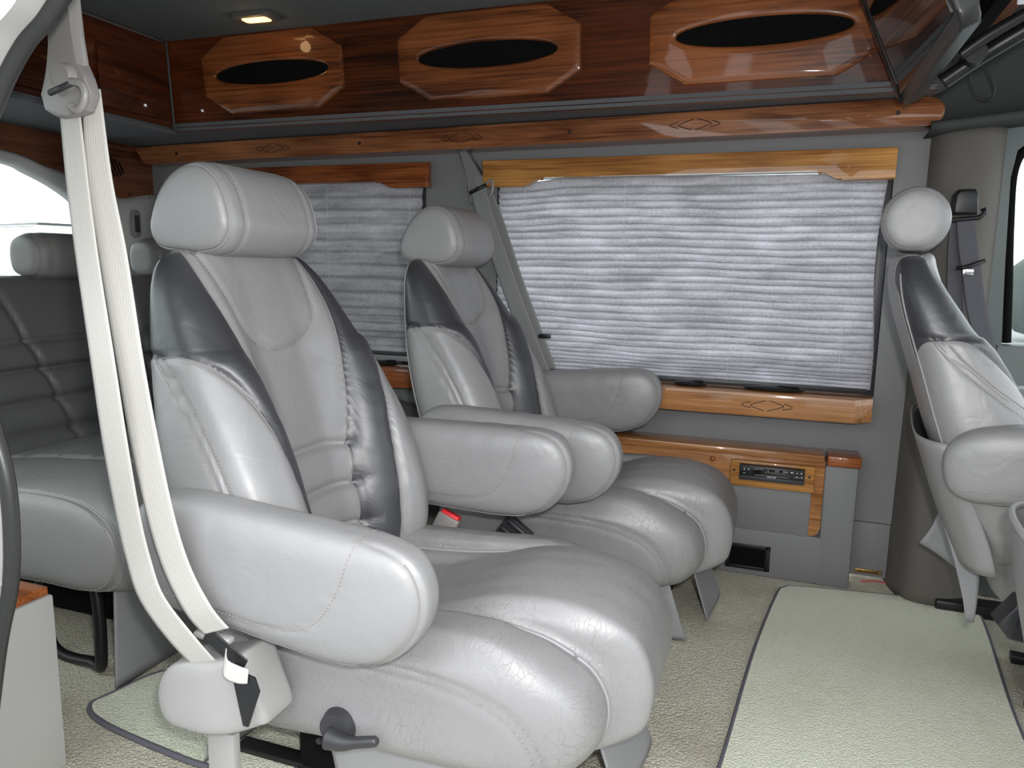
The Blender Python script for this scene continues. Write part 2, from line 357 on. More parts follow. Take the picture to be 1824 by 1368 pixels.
def tube_geo(path, r, ns=8, closed=False, off=0):
    P = np.array(path, float); n = len(P)
    V = []; Fc = []
    T = np.zeros_like(P)
    for i in range(n):
        a = P[(i-1) % n] if (closed or i > 0) else P[i]; b = P[(i+1) % n] if (closed or i < n-1) else P[i]
        d = b-a; T[i] = d/(np.linalg.norm(d)+1e-12)
    ref = np.array([0, 0, 1.0]) if abs(T[0][2]) < 0.9 else np.array([1.0, 0, 0])
    u = np.cross(T[0], ref); u /= np.linalg.norm(u)
    for i in range(n):
        u = u-T[i]*(u@T[i]); u /= (np.linalg.norm(u)+1e-12); v = np.cross(T[i], u)
        rr = r[i] if hasattr(r, '__len__') else r
        for k in range(ns):
            a = 2*PI*k/ns; V.append(P[i]+rr*(math.cos(a)*u+math.sin(a)*v))
    m = n if closed else n-1
    for i in range(m):
        for k in range(ns):
            a = i*ns+k; b = i*ns+(k+1) % ns; c = ((i+1) % n)*ns+(k+1) % ns; d = ((i+1) % n)*ns+k
            Fc.append((a+off, b+off, c+off, d+off))
    if not closed:
        Fc.append(tuple(off+k for k in range(ns))[::-1]); Fc.append(tuple(off+(n-1)*ns+k for k in range(ns)))
    return V, Fc
def tube(name, path, r, mat, parent=None, ns=8, closed=False):
    V, Fc = tube_geo(path, r, ns, closed)
    return mesh(name, V, Fc, mat, parent)
def tubes(name, paths, r, mat, parent=None, ns=6):
    """each path becomes a part of its own; a path given as a list of dashes stays one stitched line"""
    o = None
    for p in paths:
        if isinstance(p, list) and len(p) and hasattr(p[0], '__len__') and hasattr(p[0][0], '__len__'):
            V = []; Fc = []
            for q in p:
                a, b = tube_geo(q, r, ns, False, len(V)); V += a; Fc += b
            if V: o = mesh(name, V, Fc, mat, parent)
        elif len(p) > 1:
            a, b = tube_geo(p, r, ns); o = mesh(name, a, b, mat, parent)
    return o
def resample(P, step):
    P = np.array(P); d = np.linalg.norm(np.diff(P, axis=0), axis=1); s = np.concatenate([[0], np.cumsum(d)])
    n = max(2, int(s[-1]/step)+1); q = np.linspace(0, s[-1], n)
    return np.stack([np.interp(q, s, P[:, k]) for k in range(3)], 1)
def dashes(paths, dash=0.0042, gap=0.0028):
    res = []
    for P in paths:
        if len(P) < 2: continue
        P = np.array(P); d = np.linalg.norm(np.diff(P, axis=0), axis=1); s = np.concatenate([[0], np.cumsum(d)])
        t = 0; out = []
        while t+dash < s[-1]:
            out.append(np.stack([np.interp([t, t+dash], s, P[:, k]) for k in range(3)], 1)); t += dash+gap
        if out: res.append(out)
    return res
def sm(x, a, b):
    t = np.clip((np.asarray(x, float)-a)/(b-a), 0, 1); return t*t*(3-2*t)
def ss(x): return np.sign(x)
def normals(V, Fc):
    N = np.zeros_like(V)
    Q = np.array([f if len(f) == 4 else (f[0], f[1], f[2], f[2]) for f in Fc])
    n = np.cross(V[Q[:, 2]]-V[Q[:, 0]], V[Q[:, 3]]-V[Q[:, 1]])
    for k in range(4): np.add.at(N, Q[:, k], n)
    return N/(np.linalg.norm(N, axis=1, keepdims=True)+1e-12)
def cut(V, Fc, g):
    """split faces by scalar g; returns V2, positive faces, negative faces, crossing segments, aux list of (i,j,t) for new verts"""
    V = list(map(np.array, V)); g = np.asarray(g, float).copy(); g[np.abs(g) < 1e-7] = 1e-7
    pos, neg, seg, cache, aux = [], [], [], {}, []
    def X(i, j):
        k = (min(i, j), max(i, j))
        if k not in cache:
            a, b = k; t = g[a]/(g[a]-g[b]); cache[k] = len(V); V.append(V[a]*(1-t)+V[b]*t); aux.append((a, b, t))
        return cache[k]
    for f in Fc:
        s = [g[i] > 0 for i in f]
        if all(s): pos.append(tuple(f)); continue
        if not any(s): neg.append(tuple(f)); continue
        tris = [tuple(f)] if len(f) == 3 else [(f[0], f[1], f[2]), (f[0], f[2], f[3])]
        for t in tris:
            st = [g[i] > 0 for i in t]
            if all(st): pos.append(t); continue
            if not any(st): neg.append(t); continue
            k = [i for i in range(3) if st.count(st[i]) == 1][0]
            a, b, c = t[k], t[(k+1) % 3], t[(k+2) % 3]
            ab, ac = X(a, b), X(a, c)
            one, two = [(a, ab, ac)], [(ab, b, c, ac)]
            if st[k]: pos += one; neg += two
            else: neg += one; pos += two
            seg.append((ab, ac))
    return np.array(V), pos, neg, seg, aux
def ext(A, aux):
    """extend a per-vertex array for the vertices a cut added"""
    A = list(np.asarray(A, float))
    for a, b, t in aux: A.append(A[a]*(1-t)+A[b]*t)
    return np.array(A)
def chain(seg):
    adj = {}
    for a, b in seg: adj.setdefault(a, []).append(b); adj.setdefault(b, []).append(a)
    done = set(); out = []
    starts = [k for k in adj if len(adj[k]) == 1]+list(adj)
    for s in starts:
        if s in done: continue
        line = [s]; done.add(s); cur = s
        while True:
            nx = [k for k in adj[cur] if k not in done]
            if not nx: break
            cur = nx[0]; done.add(cur); line.append(cur)
        if len(line) > 2: out.append(line)
    return out
def contour(V, Fc, g, mask=None, N=None, lift=0.0):
    V2, p, n, seg, aux = cut(V, Fc, g)
    Nn = ext(N, aux) if N is not None else None
    if mask is not None:
        seg = [s for s in seg if mask(V2[s[0]]) and mask(V2[s[1]])]
    res = []
    for l in chain(seg):
        P = V2[l]
        if Nn is not None: P = P+Nn[l]*lift
        if np.linalg.norm(np.diff(P, axis=0), axis=1).sum() > 0.03: res.append(resample(P, 0.006))
    return res
def compact(V, Fc):
    used = sorted({i for f in Fc for i in f}); mp_ = {u: k for k, u in enumerate(used)}
    return V[used], [tuple(mp_[i] for i in f) for f in Fc]
def polar(ctrl, c, n=720, smooth=9):
    P = spline(ctrl, 480, True)-np.array(c)
    a = np.arctan2(P[:, 1], P[:, 0]); r = np.hypot(P[:, 0], P[:, 1]); o = np.argsort(a)
    q = np.linspace(-PI, PI, n, endpoint=False)
    R = np.interp(q, np.concatenate([a[o]-2*PI, a[o], a[o]+2*PI]), np.tile(r[o], 3))
    k = np.ones(smooth)/smooth
    R = np.convolve(np.tile(R, 3), k, 'same')[n:2*n]
    return lambda t: np.interp((np.asarray(t)+PI) % (2*PI), np.linspace(0, 2*PI, n+1), np.append(R, R[0]))
def pillow(ctrl, c, w, n=4.0, nphi=120, nt=60, smooth=9):
    """closed cushion: side outline ctrl (x,z) about centre c, half width w along y"""
    rf = polar(ctrl, c, smooth=smooth)
    ph = np.linspace(-PI, PI, nphi, endpoint=False); rr = rf(ph)
    # even slices along the middle, angular slices over the rounded ends
    nc = int(nt*0.66); ne = max(10, int(nt*0.17)); a0 = math.asin(0.92**(n/2))
    ea = [a0+(PI/2-a0)*(k/ne) for k in range(1, ne)]
    sl = [(-w*math.sin(a)**(2/n), math.cos(a)**(2/n)) for a in ea[::-1]]
    sl += [(yy*w, (1-abs(yy)**n)**(1/n)) for yy in np.linspace(-0.92, 0.92, nc)]
    sl += [(w*math.sin(a)**(2/n), math.cos(a)**(2/n)) for a in ea]
    V = []; S = []
    for y, s in sl:
        for k in range(nphi):
            V.append((c[0]+rr[k]*s*math.cos(ph[k]), y, c[1]+rr[k]*s*math.sin(ph[k]))); S.append(s)
    m = len(sl); Fc = []
    for i in range(m-1):
        for k in range(nphi):
            a = i*nphi+k; b = i*nphi+(k+1) % nphi; Fc.append((a, b, b+nphi, a+nphi))
    V.append((c[0], -w, c[1])); S.append(0); V.append((c[0], w, c[1])); S.append(0)
    p0, p1 = len(V)-2, len(V)-1
    for k in range(nphi):
        Fc.append((p0, (k+1) % nphi, k)); b = (m-1)*nphi; Fc.append((p1, b+k, b+(k+1) % nphi))
    return np.array(V), Fc, np.array(S), rf
def noise3(V, sc, seed=0):
    r = np.random.RandomState(seed); out = np.zeros(len(V))
    for k in range(7):
        d = r.normal(size=3); d /= np.linalg.norm(d); f = sc*(0.6+1.3*r.rand()); out += np.sin(V@d*f+r.rand()*6.28)
    return out/7

# ================================================================== SETTING (van body)
# floor
box('floor', (-2.75, 0.74, -0.05), (2.2, 2.72, 0.0), 'carpet')
tag(bpy.data.objects['floor'], kind='structure')
o = box('ceiling', (-2.75, 0.70, 1.78), (2.2, 2.8, 1.82), 'liner'); tag(o, kind='structure')
# far wall with two window openings
def wall_far():
    bm = bmesh.new(); T = 0.10; y0, y1 = 2.60, 2.66
    xs = [(-2.75, -2.30), (-2.30, -1.285), (-1.285, -1.0), (-1.0, 0.29), (0.29, 0.385)]
    add_box(bm, (-2.75, y0, 0.0), (-0.0, y1, 0.61)); add_box(bm, (0.0, y0, 0.20), (0.385, y1, 0.61))
    add_box(bm, (-2.75, y0, 1.312), (0.385, y1, 1.52))
    for a, b in (xs[0], xs[2], xs[4]): add_box(bm, (a, y0, 0.61), (b, y1, 1.312))
    return tag(bmobj('wall_far', bm, 'vinyl', smooth=False), kind='structure')
wall_far()
o = box('wall_far_lower', (0.262, 2.604, 0.012), (0.384, 2.652, 0.196), 'vinyl', bev=0.004); tag(o, kind='structure')
o = box('wall_far_front', (0.385, 2.66, -0.02), (0.60, 2.72, 1.80), 'pillar'); tag(o, kind='structure')
# outer metal skin and glass panes
for i, (a, b) in enumerate(((-2.30, -1.285), (-1.0, 0.29))):
    o = box('window_%d' % (i+1), (a-0.02, 2.685, 0.58), (b+0.02, 2.69, 1.33), 'glass_dimming' if i == 0 else 'glass_tint'); tag(o, kind='structure')
    bm = bmesh.new()
    add_box(bm, (a, 2.60, 0.61), (a+0.015, 2.684, 1.312)); add_box(bm, (b-0.03, 2.605, 0.61), (b, 2.684, 1.312), 0.004)
    add_box(bm, (a, 2.61, 0.61), (b, 2.684, 0.625))
    f = bmobj('window_frame', bm, 'greyknob'); f.parent = o
# soffit under the overhead cabinets (far side and rear), dark grey vinyl
bm = bmesh.new()
vs = [bm.verts.new(v) for v in [(-2.62, 2.29, 1.474), (0.36, 2.29, 1.474), (0.36, 2.52, 1.502), (-2.62, 2.52, 1.466), (-2.62, 2.29, 1.500), (0.36, 2.29, 1.500), (0.36, 2.66, 1.530), (-2.62, 2.66, 1.500)]]
for f in ((0, 1, 2, 3), (4, 7, 6, 5), (0, 4, 5, 1), (1, 5, 6, 2), (2, 6, 7, 3), (3, 7, 4, 0)): bm.faces.new([vs[i] for i in f])
add_box(bm, (-2.62, 0.9, 1.462), (-2.16, 2.29, 1.474))
tag(bmobj('trim_1', bm, 'soffit', smooth=False), kind='structure')
# rear wall : walnut header above arched window, light grey arch, D pillar, glass
def arch(y):      # z of top of rear opening at y (inner)
    return np.interp(y, [0.9, 1.4, 1.93, 2.06, 2.19, 2.30, 2.37, 2.42, 2.455], [1.36, 1.36, 1.335, 1.305, 1.25, 1.18, 1.10, 1.0, 0.9])
def arch2(y):
    return np.interp(y, [0.9, 1.4, 1.93, 2.10, 2.26, 2.41, 2.56, 2.66], [1.405, 1.40, 1.372, 1.335, 1.30, 1.25, 1.245, 1.245])
ys = np.linspace(0.9, 2.66, 60)
V = []; Fc = []
for k, yy in enumerate(ys):
    V += [(-2.59, yy, arch2(yy)), (-2.59, yy, 1.50), (-2.64, yy, 1.50), (-2.64, yy, arch2(yy))]
for k in range(len(ys)-1):
    a = 4*k
    for i in range(4): Fc.append((a+i, a+(i+1) % 4, a+4+(i+1) % 4, a+4+i))
Fc.append((0, 1, 2, 3)); e = 4*(len(ys)-1); Fc.append((e+3, e+2, e+1, e))
hd = mesh('wall_rear', V, Fc, 'wood_walnut', smooth=False); tag(hd, kind='structure')
# arch surround sweeping into the pillar
outer = [(0.9, 1.405), (1.4, 1.40), (1.93, 1.372), (2.10, 1.335), (2.26, 1.30), (2.41, 1.25), (2.66, 1.245), (2.66, 0.80)]
inner = [(0.9, 1.36), (1.4, 1.36), (1.93, 1.335), (2.06, 1.305), (2.19, 1.25), (2.30, 1.17), (2.37, 1.08), (2.40, 0.80)]
oo = spline([(a, b, 0) for a, b in outer], 70); ii = spline([(a, b, 0) for a, b in inner], 70)
V = []; Fc = []
for p, q in zip(oo, ii):
    V += [(-2.585, p[0], p[1]), (-2.575, (p[0]*0.5+q[0]*0.5), (p[1]+q[1])/2), (-2.60, q[0], q[1]), (-2.66, q[0], q[1])]
for k in range(len(oo)-1):
    for i in range(3): a = 4*k+i; Fc.append((a, a+1, a+5, a+4))
o = mesh('trim_2', V, Fc, 'lightplastic'); tag(o, kind='structure')
md = o.modifiers.new('s', 'SOLIDIFY'); md.thickness = 0.004
o = box('wall_rear_lower', (-2.66, 0.9, 0.0), (-2.60, 2.66, 0.83), 'vinyl'); tag(o, kind='structure')
o = box('window_3', (-2.70, 0.85, 0.78), (-2.695, 2.60, 1.46), 'glass'); tag(o, kind='structure')
# speaker slots in the walnut header (inclined grooves)
bm = bmesh.new()
for k in range(6):
    cy = 2.345+0.018*k; L = [0.05, 0.075, 0.085, 0.085, 0.07, 0.045][k]
    mx = Matrix.Translation((-2.588, cy, 1.372)) @ Matrix.Rotation(math.radians(28), 4, 'X')
    add_box(bm, (-0.002, -0.0028, -L/2), (0.002, 0.0028, L/2), mtx=mx)
o = bmobj('speaker_slots', bm, 'blackrough', hd)
for (a, b) in ((2.17, 1.345), (2.47, 1.268), (2.57, 1.265)):
    bm = bmesh.new(); bmesh.ops.create_uvsphere(bm, u_segments=10, v_segments=6, radius=0.006, matrix=Matrix.Translation((-2.588, a, b)))
    bmobj('screw', bm, 'black', hd)
# latch on D pillar
lt = empty('hatch_latch', (-2.57, 2.475, 1.15), 'small grey rectangular latch recessed in the light grey rear corner pillar', 'latch')
def rrect(cx, cy, w, h, r, n=6):
    out = []
    for (sx, sy, a0) in ((1, 1, 0), (-1, 1, PI/2), (-1, -1, PI), (1, -1, 3*PI/2)):
        for k in range(n+1):
            a = a0+PI/2*k/n; out.append((cx+sx*(w/2-r)+r*math.cos(a), cy+sy*(h/2-r)+r*math.sin(a)))
    return out
o = prism('latch_plate', rrect(0, 0, 0.045, 0.115, 0.02), -0.004, 0.006, 0, 'buckle', lt, 0.002)
o = prism('latch_slide', rrect(0, 0, 0.02, 0.07, 0.003), 0.006, 0.011, 0, 'greyknob', lt, 0.001)

# near side: door opening frame (B pillar behind the sliding door) - seal tube seen at left edge
seal = spline([(-0.70, 0.7, 1.52), (-0.77, 0.7, 1.36), (-0.835, 0.7, 1.29), (-0.885, 0.7, 1.255), (-0.935, 0.7, 1.20), (-0.985, 0.7, 1.12), (-1.02, 0.7, 0.98), (-1.02, 0.7, 0.86), (-1.0, 0.7, 0.775), (-0.982, 0.7, 0.70), (-0.982, 0.7, 0.62), (-0.995, 0.7, 0.54), (-1.03, 0.7, 0.44), (-1.10, 0.7, 0.2), (-1.2, 0.7, 0.0)], 160)
o = tube('trim_3', seal, 0.011, 'tvgrey', ns=12); tag(o, kind='structure')
# near wall shell behind the opening
pts = [(p[0]-0.004, p[2]) for p in seal]
poly = [(-2.75, 0.0), (-2.75, 1.80)]+[(-0.6, 1.80), (-0.66, 1.62)]+pts
pl2 = [p for p in pts if p[1] > 1.30]; pm2 = [p for p in pts if 0.55 <= p[1] <= 1.30]; pb2 = [p for p in pts if p[1] < 0.55]
o = prism('wall_near', [(-2.75, 1.30), (-2.75, 1.80), (-0.6, 1.80), (-0.66, 1.62)]+pl2+[(pm2[0][0], 1.30)], 0.66, 0.705, 1, 'lightplastic'); tag(o, kind='structure')
o = prism('wall_near_pillar', [(-1.17, 0.55), (-1.12, 1.30)]+[(pm2[0][0], 1.30)]+pm2+[(pm2[-1][0], 0.55)], 0.66, 0.705, 1, 'lightplastic'); tag(o, kind='structure')
o = prism('wall_near_lower', [(-2.75, 0.0), (-2.75, 0.55), (pm2[-1][0], 0.55)]+pb2, 0.66, 0.705, 1, 'lightplastic'); tag(o, kind='structure')
o = box('wall_near_rear', (-2.75, 0.66, 0.55), (-2.35, 0.705, 1.30), 'lightplastic'); tag(o, kind='structure')
o = box('window_4', (-2.36, 0.64, 0.54), (-1.10, 0.645, 1.31), 'glass'); tag(o, kind='structure')
o = box('wall_near_header', (-0.66, 0.62, 1.66), (2.2, 0.72, 1.82), 'pillar'); tag(o, kind='structure')

# front part, far side : B pillar, headliner bulkhead, door
def surf(name, rows, mat, parent=None, thick=0.004):
    """rows: list of polylines (same length)"""
    V = []; n = len(rows[0])
    for r in rows: V += list(r)
    Fc = [(i*n+j, i*n+j+1, (i+1)*n+j+1, (i+1)*n+j) for i in range(len(rows)-1) for j in range(n-1)]
    o = mesh(name, V, Fc, mat, parent)
    if thick: md = o.modifiers.new('s', 'SOLIDIFY'); md.thickness = thick; md.offset = 0
    return o
# pillar column: rounded profile in plan, bulging at the foot
rows = []
for z in np.linspace(0.0, 1.43, 40):
    b = 0.10*(1-sm(z, 0.02, 0.75))+0.02
    fr = 0.05*(1-sm(z, 0.0, 0.5))
    prof = spline([(0.37, 2.66, z), (0.385, 2.60-b*0.4, z), (0.42, 2.575-b, z), (0.50+fr*0.4, 2.565-b, z), (0.56+fr, 2.59-b*0.6, z), (0.585+fr, 2.64, z), (0.585+fr, 2.70, z)], 36)
    rows.append(prof)
o = surf('trim_4', rows, 'pillar'); tag(o, kind='structure')
# ridge / cap above the pillar and dark liner above it
rows = []
for x in np.linspace(0.36, 1.2, 30):
    z0 = 1.416+0.10*(x-0.36)
    rows.append([(x, 2.66, z0-0.02), (x, 2.50, z0-0.012), (x, 2.475, z0), (x, 2.50, z0+0.012), (x, 2.56, z0+0.016), (x, 2.585, 1.55), (x, 2.56, 1.66), (x, 2.48, 1.78)])
o = surf('trim_5', rows, 'liner_dark'); tag(o, kind='structure')
# front far door
dr = prism('door_1', [(0.60, 0.0), (0.60, 1.42), (2.0, 1.42), (2.0, 0.80), (0.650, 0.80), (0.625, 0.83), (0.60, 1.30), (0.66, 1.39), (1.9, 1.39), (1.9, 1.415), (2.0, 1.415), (2.0, 0.0)], 2.64, 2.70, 1, 'doorgrey')
bpy.data.objects.remove(dr)
bm = bmesh.new()
add_box(bm, (0.61, 2.60, 0.0), (2.0, 2.70, 0.795), 0.01); add_box(bm, (0.61, 2.62, 1.39), (2.0, 2.70, 1.47), 0.01)
dr = bmobj('door_1', bm, 'doorgrey'); tag(dr, kind='structure')
prism('door_pillar_trim', [(0.555, 0.79), (0.625, 0.79), (0.59, 1.28), (0.60, 1.36), (0.66, 1.40), (0.66, 1.44), (0.56, 1.44), (0.545, 1.2)], 2.60, 2.66, 1, 'doorgrey', dr, 0.006)
tube('window_seal', spline([(0.70, 2.615, 1.395), (0.635, 2.615, 1.37), (0.605, 2.615, 1.30), (0.61, 2.615, 1.15), (0.625, 2.615, 0.97), (0.638, 2.615, 0.80)], 40), 0.013, 'blackrough', dr)
o = box('door_glass', (0.62, 2.665, 0.78), (1.95, 2.67, 1.41), 'glass'); o.parent = dr

# ================================================================== OVERHEAD CABINETS
def tilt_cab(P):    # face leans inward towards the top
    return P
TH = math.radians(7.0)
cab = empty('overhead_cabinet', (-0.97, 2.3, 1.474), 'long glossy cherry wood overhead cabinet with three raised vent panels along the far wall', 'cabinet')
# body: prism with slanted face (built relative to the empty)
def cabface(x, s, d=0.0):     # s = distance up along the slanted face, d = out of face (towards camera)
    return (x+0.97, -s*math.sin(TH)-d*math.cos(TH), s*math.cos(TH)-d*math.sin(TH))
L0, L1 = -2.168, 0.34
H = 0.306/math.cos(TH)
V = [cabface(L0, 0), cabface(L1, 0), cabface(L1, H), cabface(L0, H)]
V += [(L0+0.97, 0.012, 0.0), (L1+0.97, 0.012, 0.0), (L1+0.97, 0.33, 0.306), (L0+0.97, 0.33, 0.306)]
bm = bmesh.new(); vs = [bm.verts.new(v) for v in V]
for f in ((0, 1, 2, 3), (4, 7, 6, 5), (0, 4, 5, 1), (3, 2, 6, 7), (0, 3, 7, 4), (1, 5, 6, 2)): bm.faces.new([vs[i] for i in f])
bmobj('cabinet_body', bm, 'wood_cherry', cab, smooth=False)
# front lip moulding along the bottom and a thin shadow lip at the top
tube('lower_moulding', [cabface(x, 0.012, 0.0) for x in np.linspace(L0+0.01, L1, 40)], 0.009, 'wood_cherry', cab, 10)
def vent_panel(x0, x1, s0, s1):
    cx, cs = (x0+x1)/2, (s0+s1)/2; hw, hh = (x1-x0)/2, (s1-s0)/2
    cxw, chh = 0.105, 0.062
    octo = [(hw, -hh+chh), (hw, hh-chh), (hw-cxw, hh), (-hw+cxw, hh), (-hw, hh-chh), (-hw, -hh+chh), (-hw+cxw, -hh), (hw-cxw, -hh)]
    def ray(o, a):
        d = (math.cos(a), math.sin(a)); best = 1e9
        for i in range(8):
            p, q = o[i], o[(i+1) % 8]; ex, ey = q[0]-p[0], q[1]-p[1]
            den = d[0]*ey-d[1]*ex
            if abs(den) < 1e-9: continue
            t = (p[0]*ey-p[1]*ex)/den; u = (p[0]*d[1]-p[1]*d[0])/den
            if t > 0 and -1e-6 <= u <= 1+1e-6: best = min(best, t)
        return best
    # angles incl. exact octagon corners
    base = [math.atan2(p[1], p[0]) for p in octo]; A = sorted(set([round(a, 6) for a in base]+[round(-PI+2*PI*k/120, 6) for k in range(120)]))
    ea, eb = 0.232, 0.037
    rings = []
    def ring(fn): rings.append([cabface(cx+p[0], cs+p[1], p[2]) for p in (fn(a) for a in A)])
    def oc(a, ins, d):
        t = ray(octo, a); x, y = t*math.cos(a), t*math.sin(a); L = math.hypot(x, y); k = (L-ins)/L
        return (x*k, y*k, d)
    def el(a, g, d):
        # map angle through the stretched ellipse so rings stay aligned
        t = ray(octo, a); x, y = t*math.cos(a)/hw, t*math.sin(a)/hh; b = math.atan2(y, x)
        # tapered ends: lens shape
        ex = (ea+g)*math.cos(b); ey = (eb+g)*math.sin(b)
        return (ex, ey, d)
    ring(lambda a: oc(a, 0, -0.004)); ring(lambda a: oc(a, 0.0, 0.007)); ring(lambda a: oc(a, 0.003, 0.0105)); ring(lambda a: oc(a, 0.012, 0.0135)); ring(lambda a: oc(a, 0.026, 0.0145))
    ring(lambda a: el(a, 0.022, 0.0145)); ring(lambda a: el(a, 0.012, 0.015)); ring(lambda a: el(a, 0.005, 0.0135)); ring(lambda a: el(a, 0.0, 0.009)); ring(lambda a: el(a, 0.0, 0.001))
    n = len(A); V = [p for r in rings for p in r]
    Fc = [(i*n+k, i*n+(k+1) % n, (i+1)*n+(k+1) % n, (i+1)*n+k) for i in range(len(rings)-1) for k in range(n)]
    o = mesh('raised_panel', V, Fc, 'wood_panel', cab, True, 28)
    # grille: dark backing with horizontal ribs
    V = [cabface(cx+(ea)*math.cos(2*PI*k/80), cs+(eb)*math.sin(2*PI*k/80), 0.0015) for k in range(80)]
    Fc = [tuple(range(80))]
    nr = 9
    for r in range(nr):
        yy = -eb+2*eb*(r+0.5)/nr; xx = ea*math.sqrt(max(0, 1-(yy/eb)**2))
        p = [cabface(cx-xx, cs+yy-0.0022, 0.004), cabface(cx+xx, cs+yy-0.0022, 0.004), cabface(cx+xx, cs+yy+0.0022, 0.007), cabface(cx-xx, cs+yy+0.0022, 0.007)]
        i = len(V); V += p; Fc.append((i, i+1, i+2, i+3))
    mesh('vent_grille', V, Fc, 'blackrough', o, False)
vent_panel(-2.005, -1.430, 0.050, 0.302)
vent_panel(-1.222, -0.616, 0.050, 0.302)
vent_panel(-0.413, 0.200, 0.050, 0.302)
# rear cross cabinet
rc = empty('overhead_cabinet', (-2.175, 1.6, 1.474), 'dark cherry wood overhead cabinet crossing the rear above the back window', 'cabinet')
th2 = math.radians(4)
bm = bmesh.new()
V = [(0, -0.7, 0), (0, 0.70, 0), (0.306*math.tan(th2), 0.664, 0.306), (0.306*math.tan(th2), -0.7, 0.306), (-0.43, -0.7, 0), (-0.43, 0.7, 0), (-0.43, 0.7, 0.306), (-0.43, -0.7, 0.306)]
vs = [bm.verts.new(v) for v in V]
for f in ((0, 1, 2, 3), (4, 7, 6, 5), (0, 4, 5, 1), (3, 2, 6, 7), (0, 3, 7, 4), (1, 5, 6, 2)): bm.faces.new([vs[i] for i in f])
bmobj('cabinet_body', bm, 'wood_cherry_y', rc, smooth=False)
prism('cabinet_door', [(-0.62, 0.03), (0.32, 0.03), (0.32, 0.24), (-0.62, 0.24)], 0.018, 0.022, 0, 'wood_cherry_y', rc, 0.002)
prism('cabinet_door', [(0.36, 0.03), (0.66, 0.03), (0.65, 0.24), (0.36, 0.24)], 0.018, 0.022, 0, 'wood_cherry_y', rc, 0.002)
tube('corner_strip', [(0.006, 0.694, 0.002), (0.024, 0.656, 0.300)], 0.004, 'soffit', rc)
tube('lower_moulding', [(0.004, y, 0.006) for y in np.linspace(-0.7, 0.69, 20)], 0.006, 'soffit', rc)
tube('upper_moulding', [(0.022, y, 0.300) for y in np.linspace(-0.7, 0.66, 20)], 0.004, 'soffit', rc)

# ================================================================== TRIM STRIP, VALANCES, SILL
def diamond_paths(cx, cz, s=1.0, y=0.0):
    w, h = 0.055*s, 0.017*s
    P = []
    def pl(pts): P.append(np.array([(cx+a, y, cz+b) for a, b in pts]))
    # inner pair of chevrons (facing each other, open) and outer pair
    pl(spline([(0.006, h, 0), (-0.012+w*1.0, 0.006, 0), (w*0.85, -0.001, 0), (0.002, -h, 0)], 20)[:, :2])
    pl(spline([(-0.004, h, 0), (-w*0.85+0.0, 0.001, 0), (-w*0.85+0.004, -0.006, 0), (-0.008, -h, 0)], 20)[:, :2])
    pl(spline([(w*0.95, 0.010, 0), (w*1.35, 0.002, 0), (w*1.32, -0.004, 0), (w*0.85, -0.009, 0)], 16)[:, :2])
    pl(spline([(-w*0.9, 0.009, 0), (-w*1.32, 0.003, 0), (-w*1.35, -0.004, 0), (-w*0.9, -0.010, 0)], 16)[:, :2])
    return P
ts = empty('wood_trim_board', (-1.0, 2.5, 1.43), 'long narrow wooden board with three engraved diamonds and rounded front end, above the window valances', 'trim board')
out = []
zt = lambda x: 1.462+(x+2.54)*0.0125; zb = lambda x: 1.394+(x+2.54)*0.0085
xr = 0.355
for x in np.linspace(-2.54, xr, 20): out.append((x+1.0, zb(x)-1.43))
zc = (zt(xr)+zb(xr))/2; rr_ = (zt(xr)-zb(xr))/2
for k in range(1, 12): a = -PI/2+PI*k/12; out.append((xr+rr_*math.cos(a)+1.0, zc+rr_*math.sin(a)-1.43))
for x in np.linspace(xr, -2.58, 20): out.append((x+1.0, zt(x)-1.43))
prism('board', out, 0.0, 0.10, 1, 'wood_trim', ts, 0.006, 3)
for cx in (-1.893, -1.10, -0.30):
    tubes('diamond_inlay', diamond_paths(cx+1.0, (zt(cx)+zb(cx))/2-1.43, 1.0, -0.0003), 0.0014, 'inlay', ts)
for cx in (-2.36, -1.508, -0.707, 0.274):
    bm = bmesh.new(); bmesh.ops.create_cone(bm, cap_ends=True, segments=16, radius1=0.0065, radius2=0.0065, depth=0.004, matrix=Matrix.Translation((cx+1.0, 0.0, (zt(cx)+zb(cx))/2-1.43)) @ Matrix.Rotation(PI/2, 4, 'X'))
    bmobj('screw_plug', bm, 'inlay', ts)

def valance(x0, x1, ztop, zmid, zend, eL, eR, label, mat, y0=2.545):
    """board whose ends drop lower; eL/eR = length of the dropped ends (0 = none)"""
    e = empty('window_valance', ((x0+x1)/2, y0, zmid), label, 'valance', None); cx = (x0+x1)/2
    pts = [(x0, ztop), (x1, ztop), (x1, zend)]
    pts += [(x1-eR, zend)]
    for t in np.linspace(0.1, 1, 8): pts.append((x1-eR-0.075*t, zend+(zmid-zend)*(3*t*t-2*t**3)))
    if eL:
        for t in np.linspace(0, 0.9, 8): pts.append((x0+eL+0.075-0.075*t, zmid+(zend-zmid)*(3*t*t-2*t**3)))
        pts += [(x0+eL, zend), (x0+0.005, zend)]
    else: pts.append((x0, zmid))
    pts = [(a-cx, b-zmid) for a, b in pts]
    prism('board', pts[::-1], 0.0, 0.034, 1, mat, e, 0.005, 3)
    return e
valance(-1.04, 0.289, 1.370, 1.306, 1.277, 0.15, 0.145, 'honey coloured wooden valance above the large front pleated blind', 'wood_honey')
valance(-2.30, -1.252, 1.372, 1.305, 1.281, 0.14, 0.14, 'reddish wooden valance above the smaller rear pleated blind', 'wood_red')

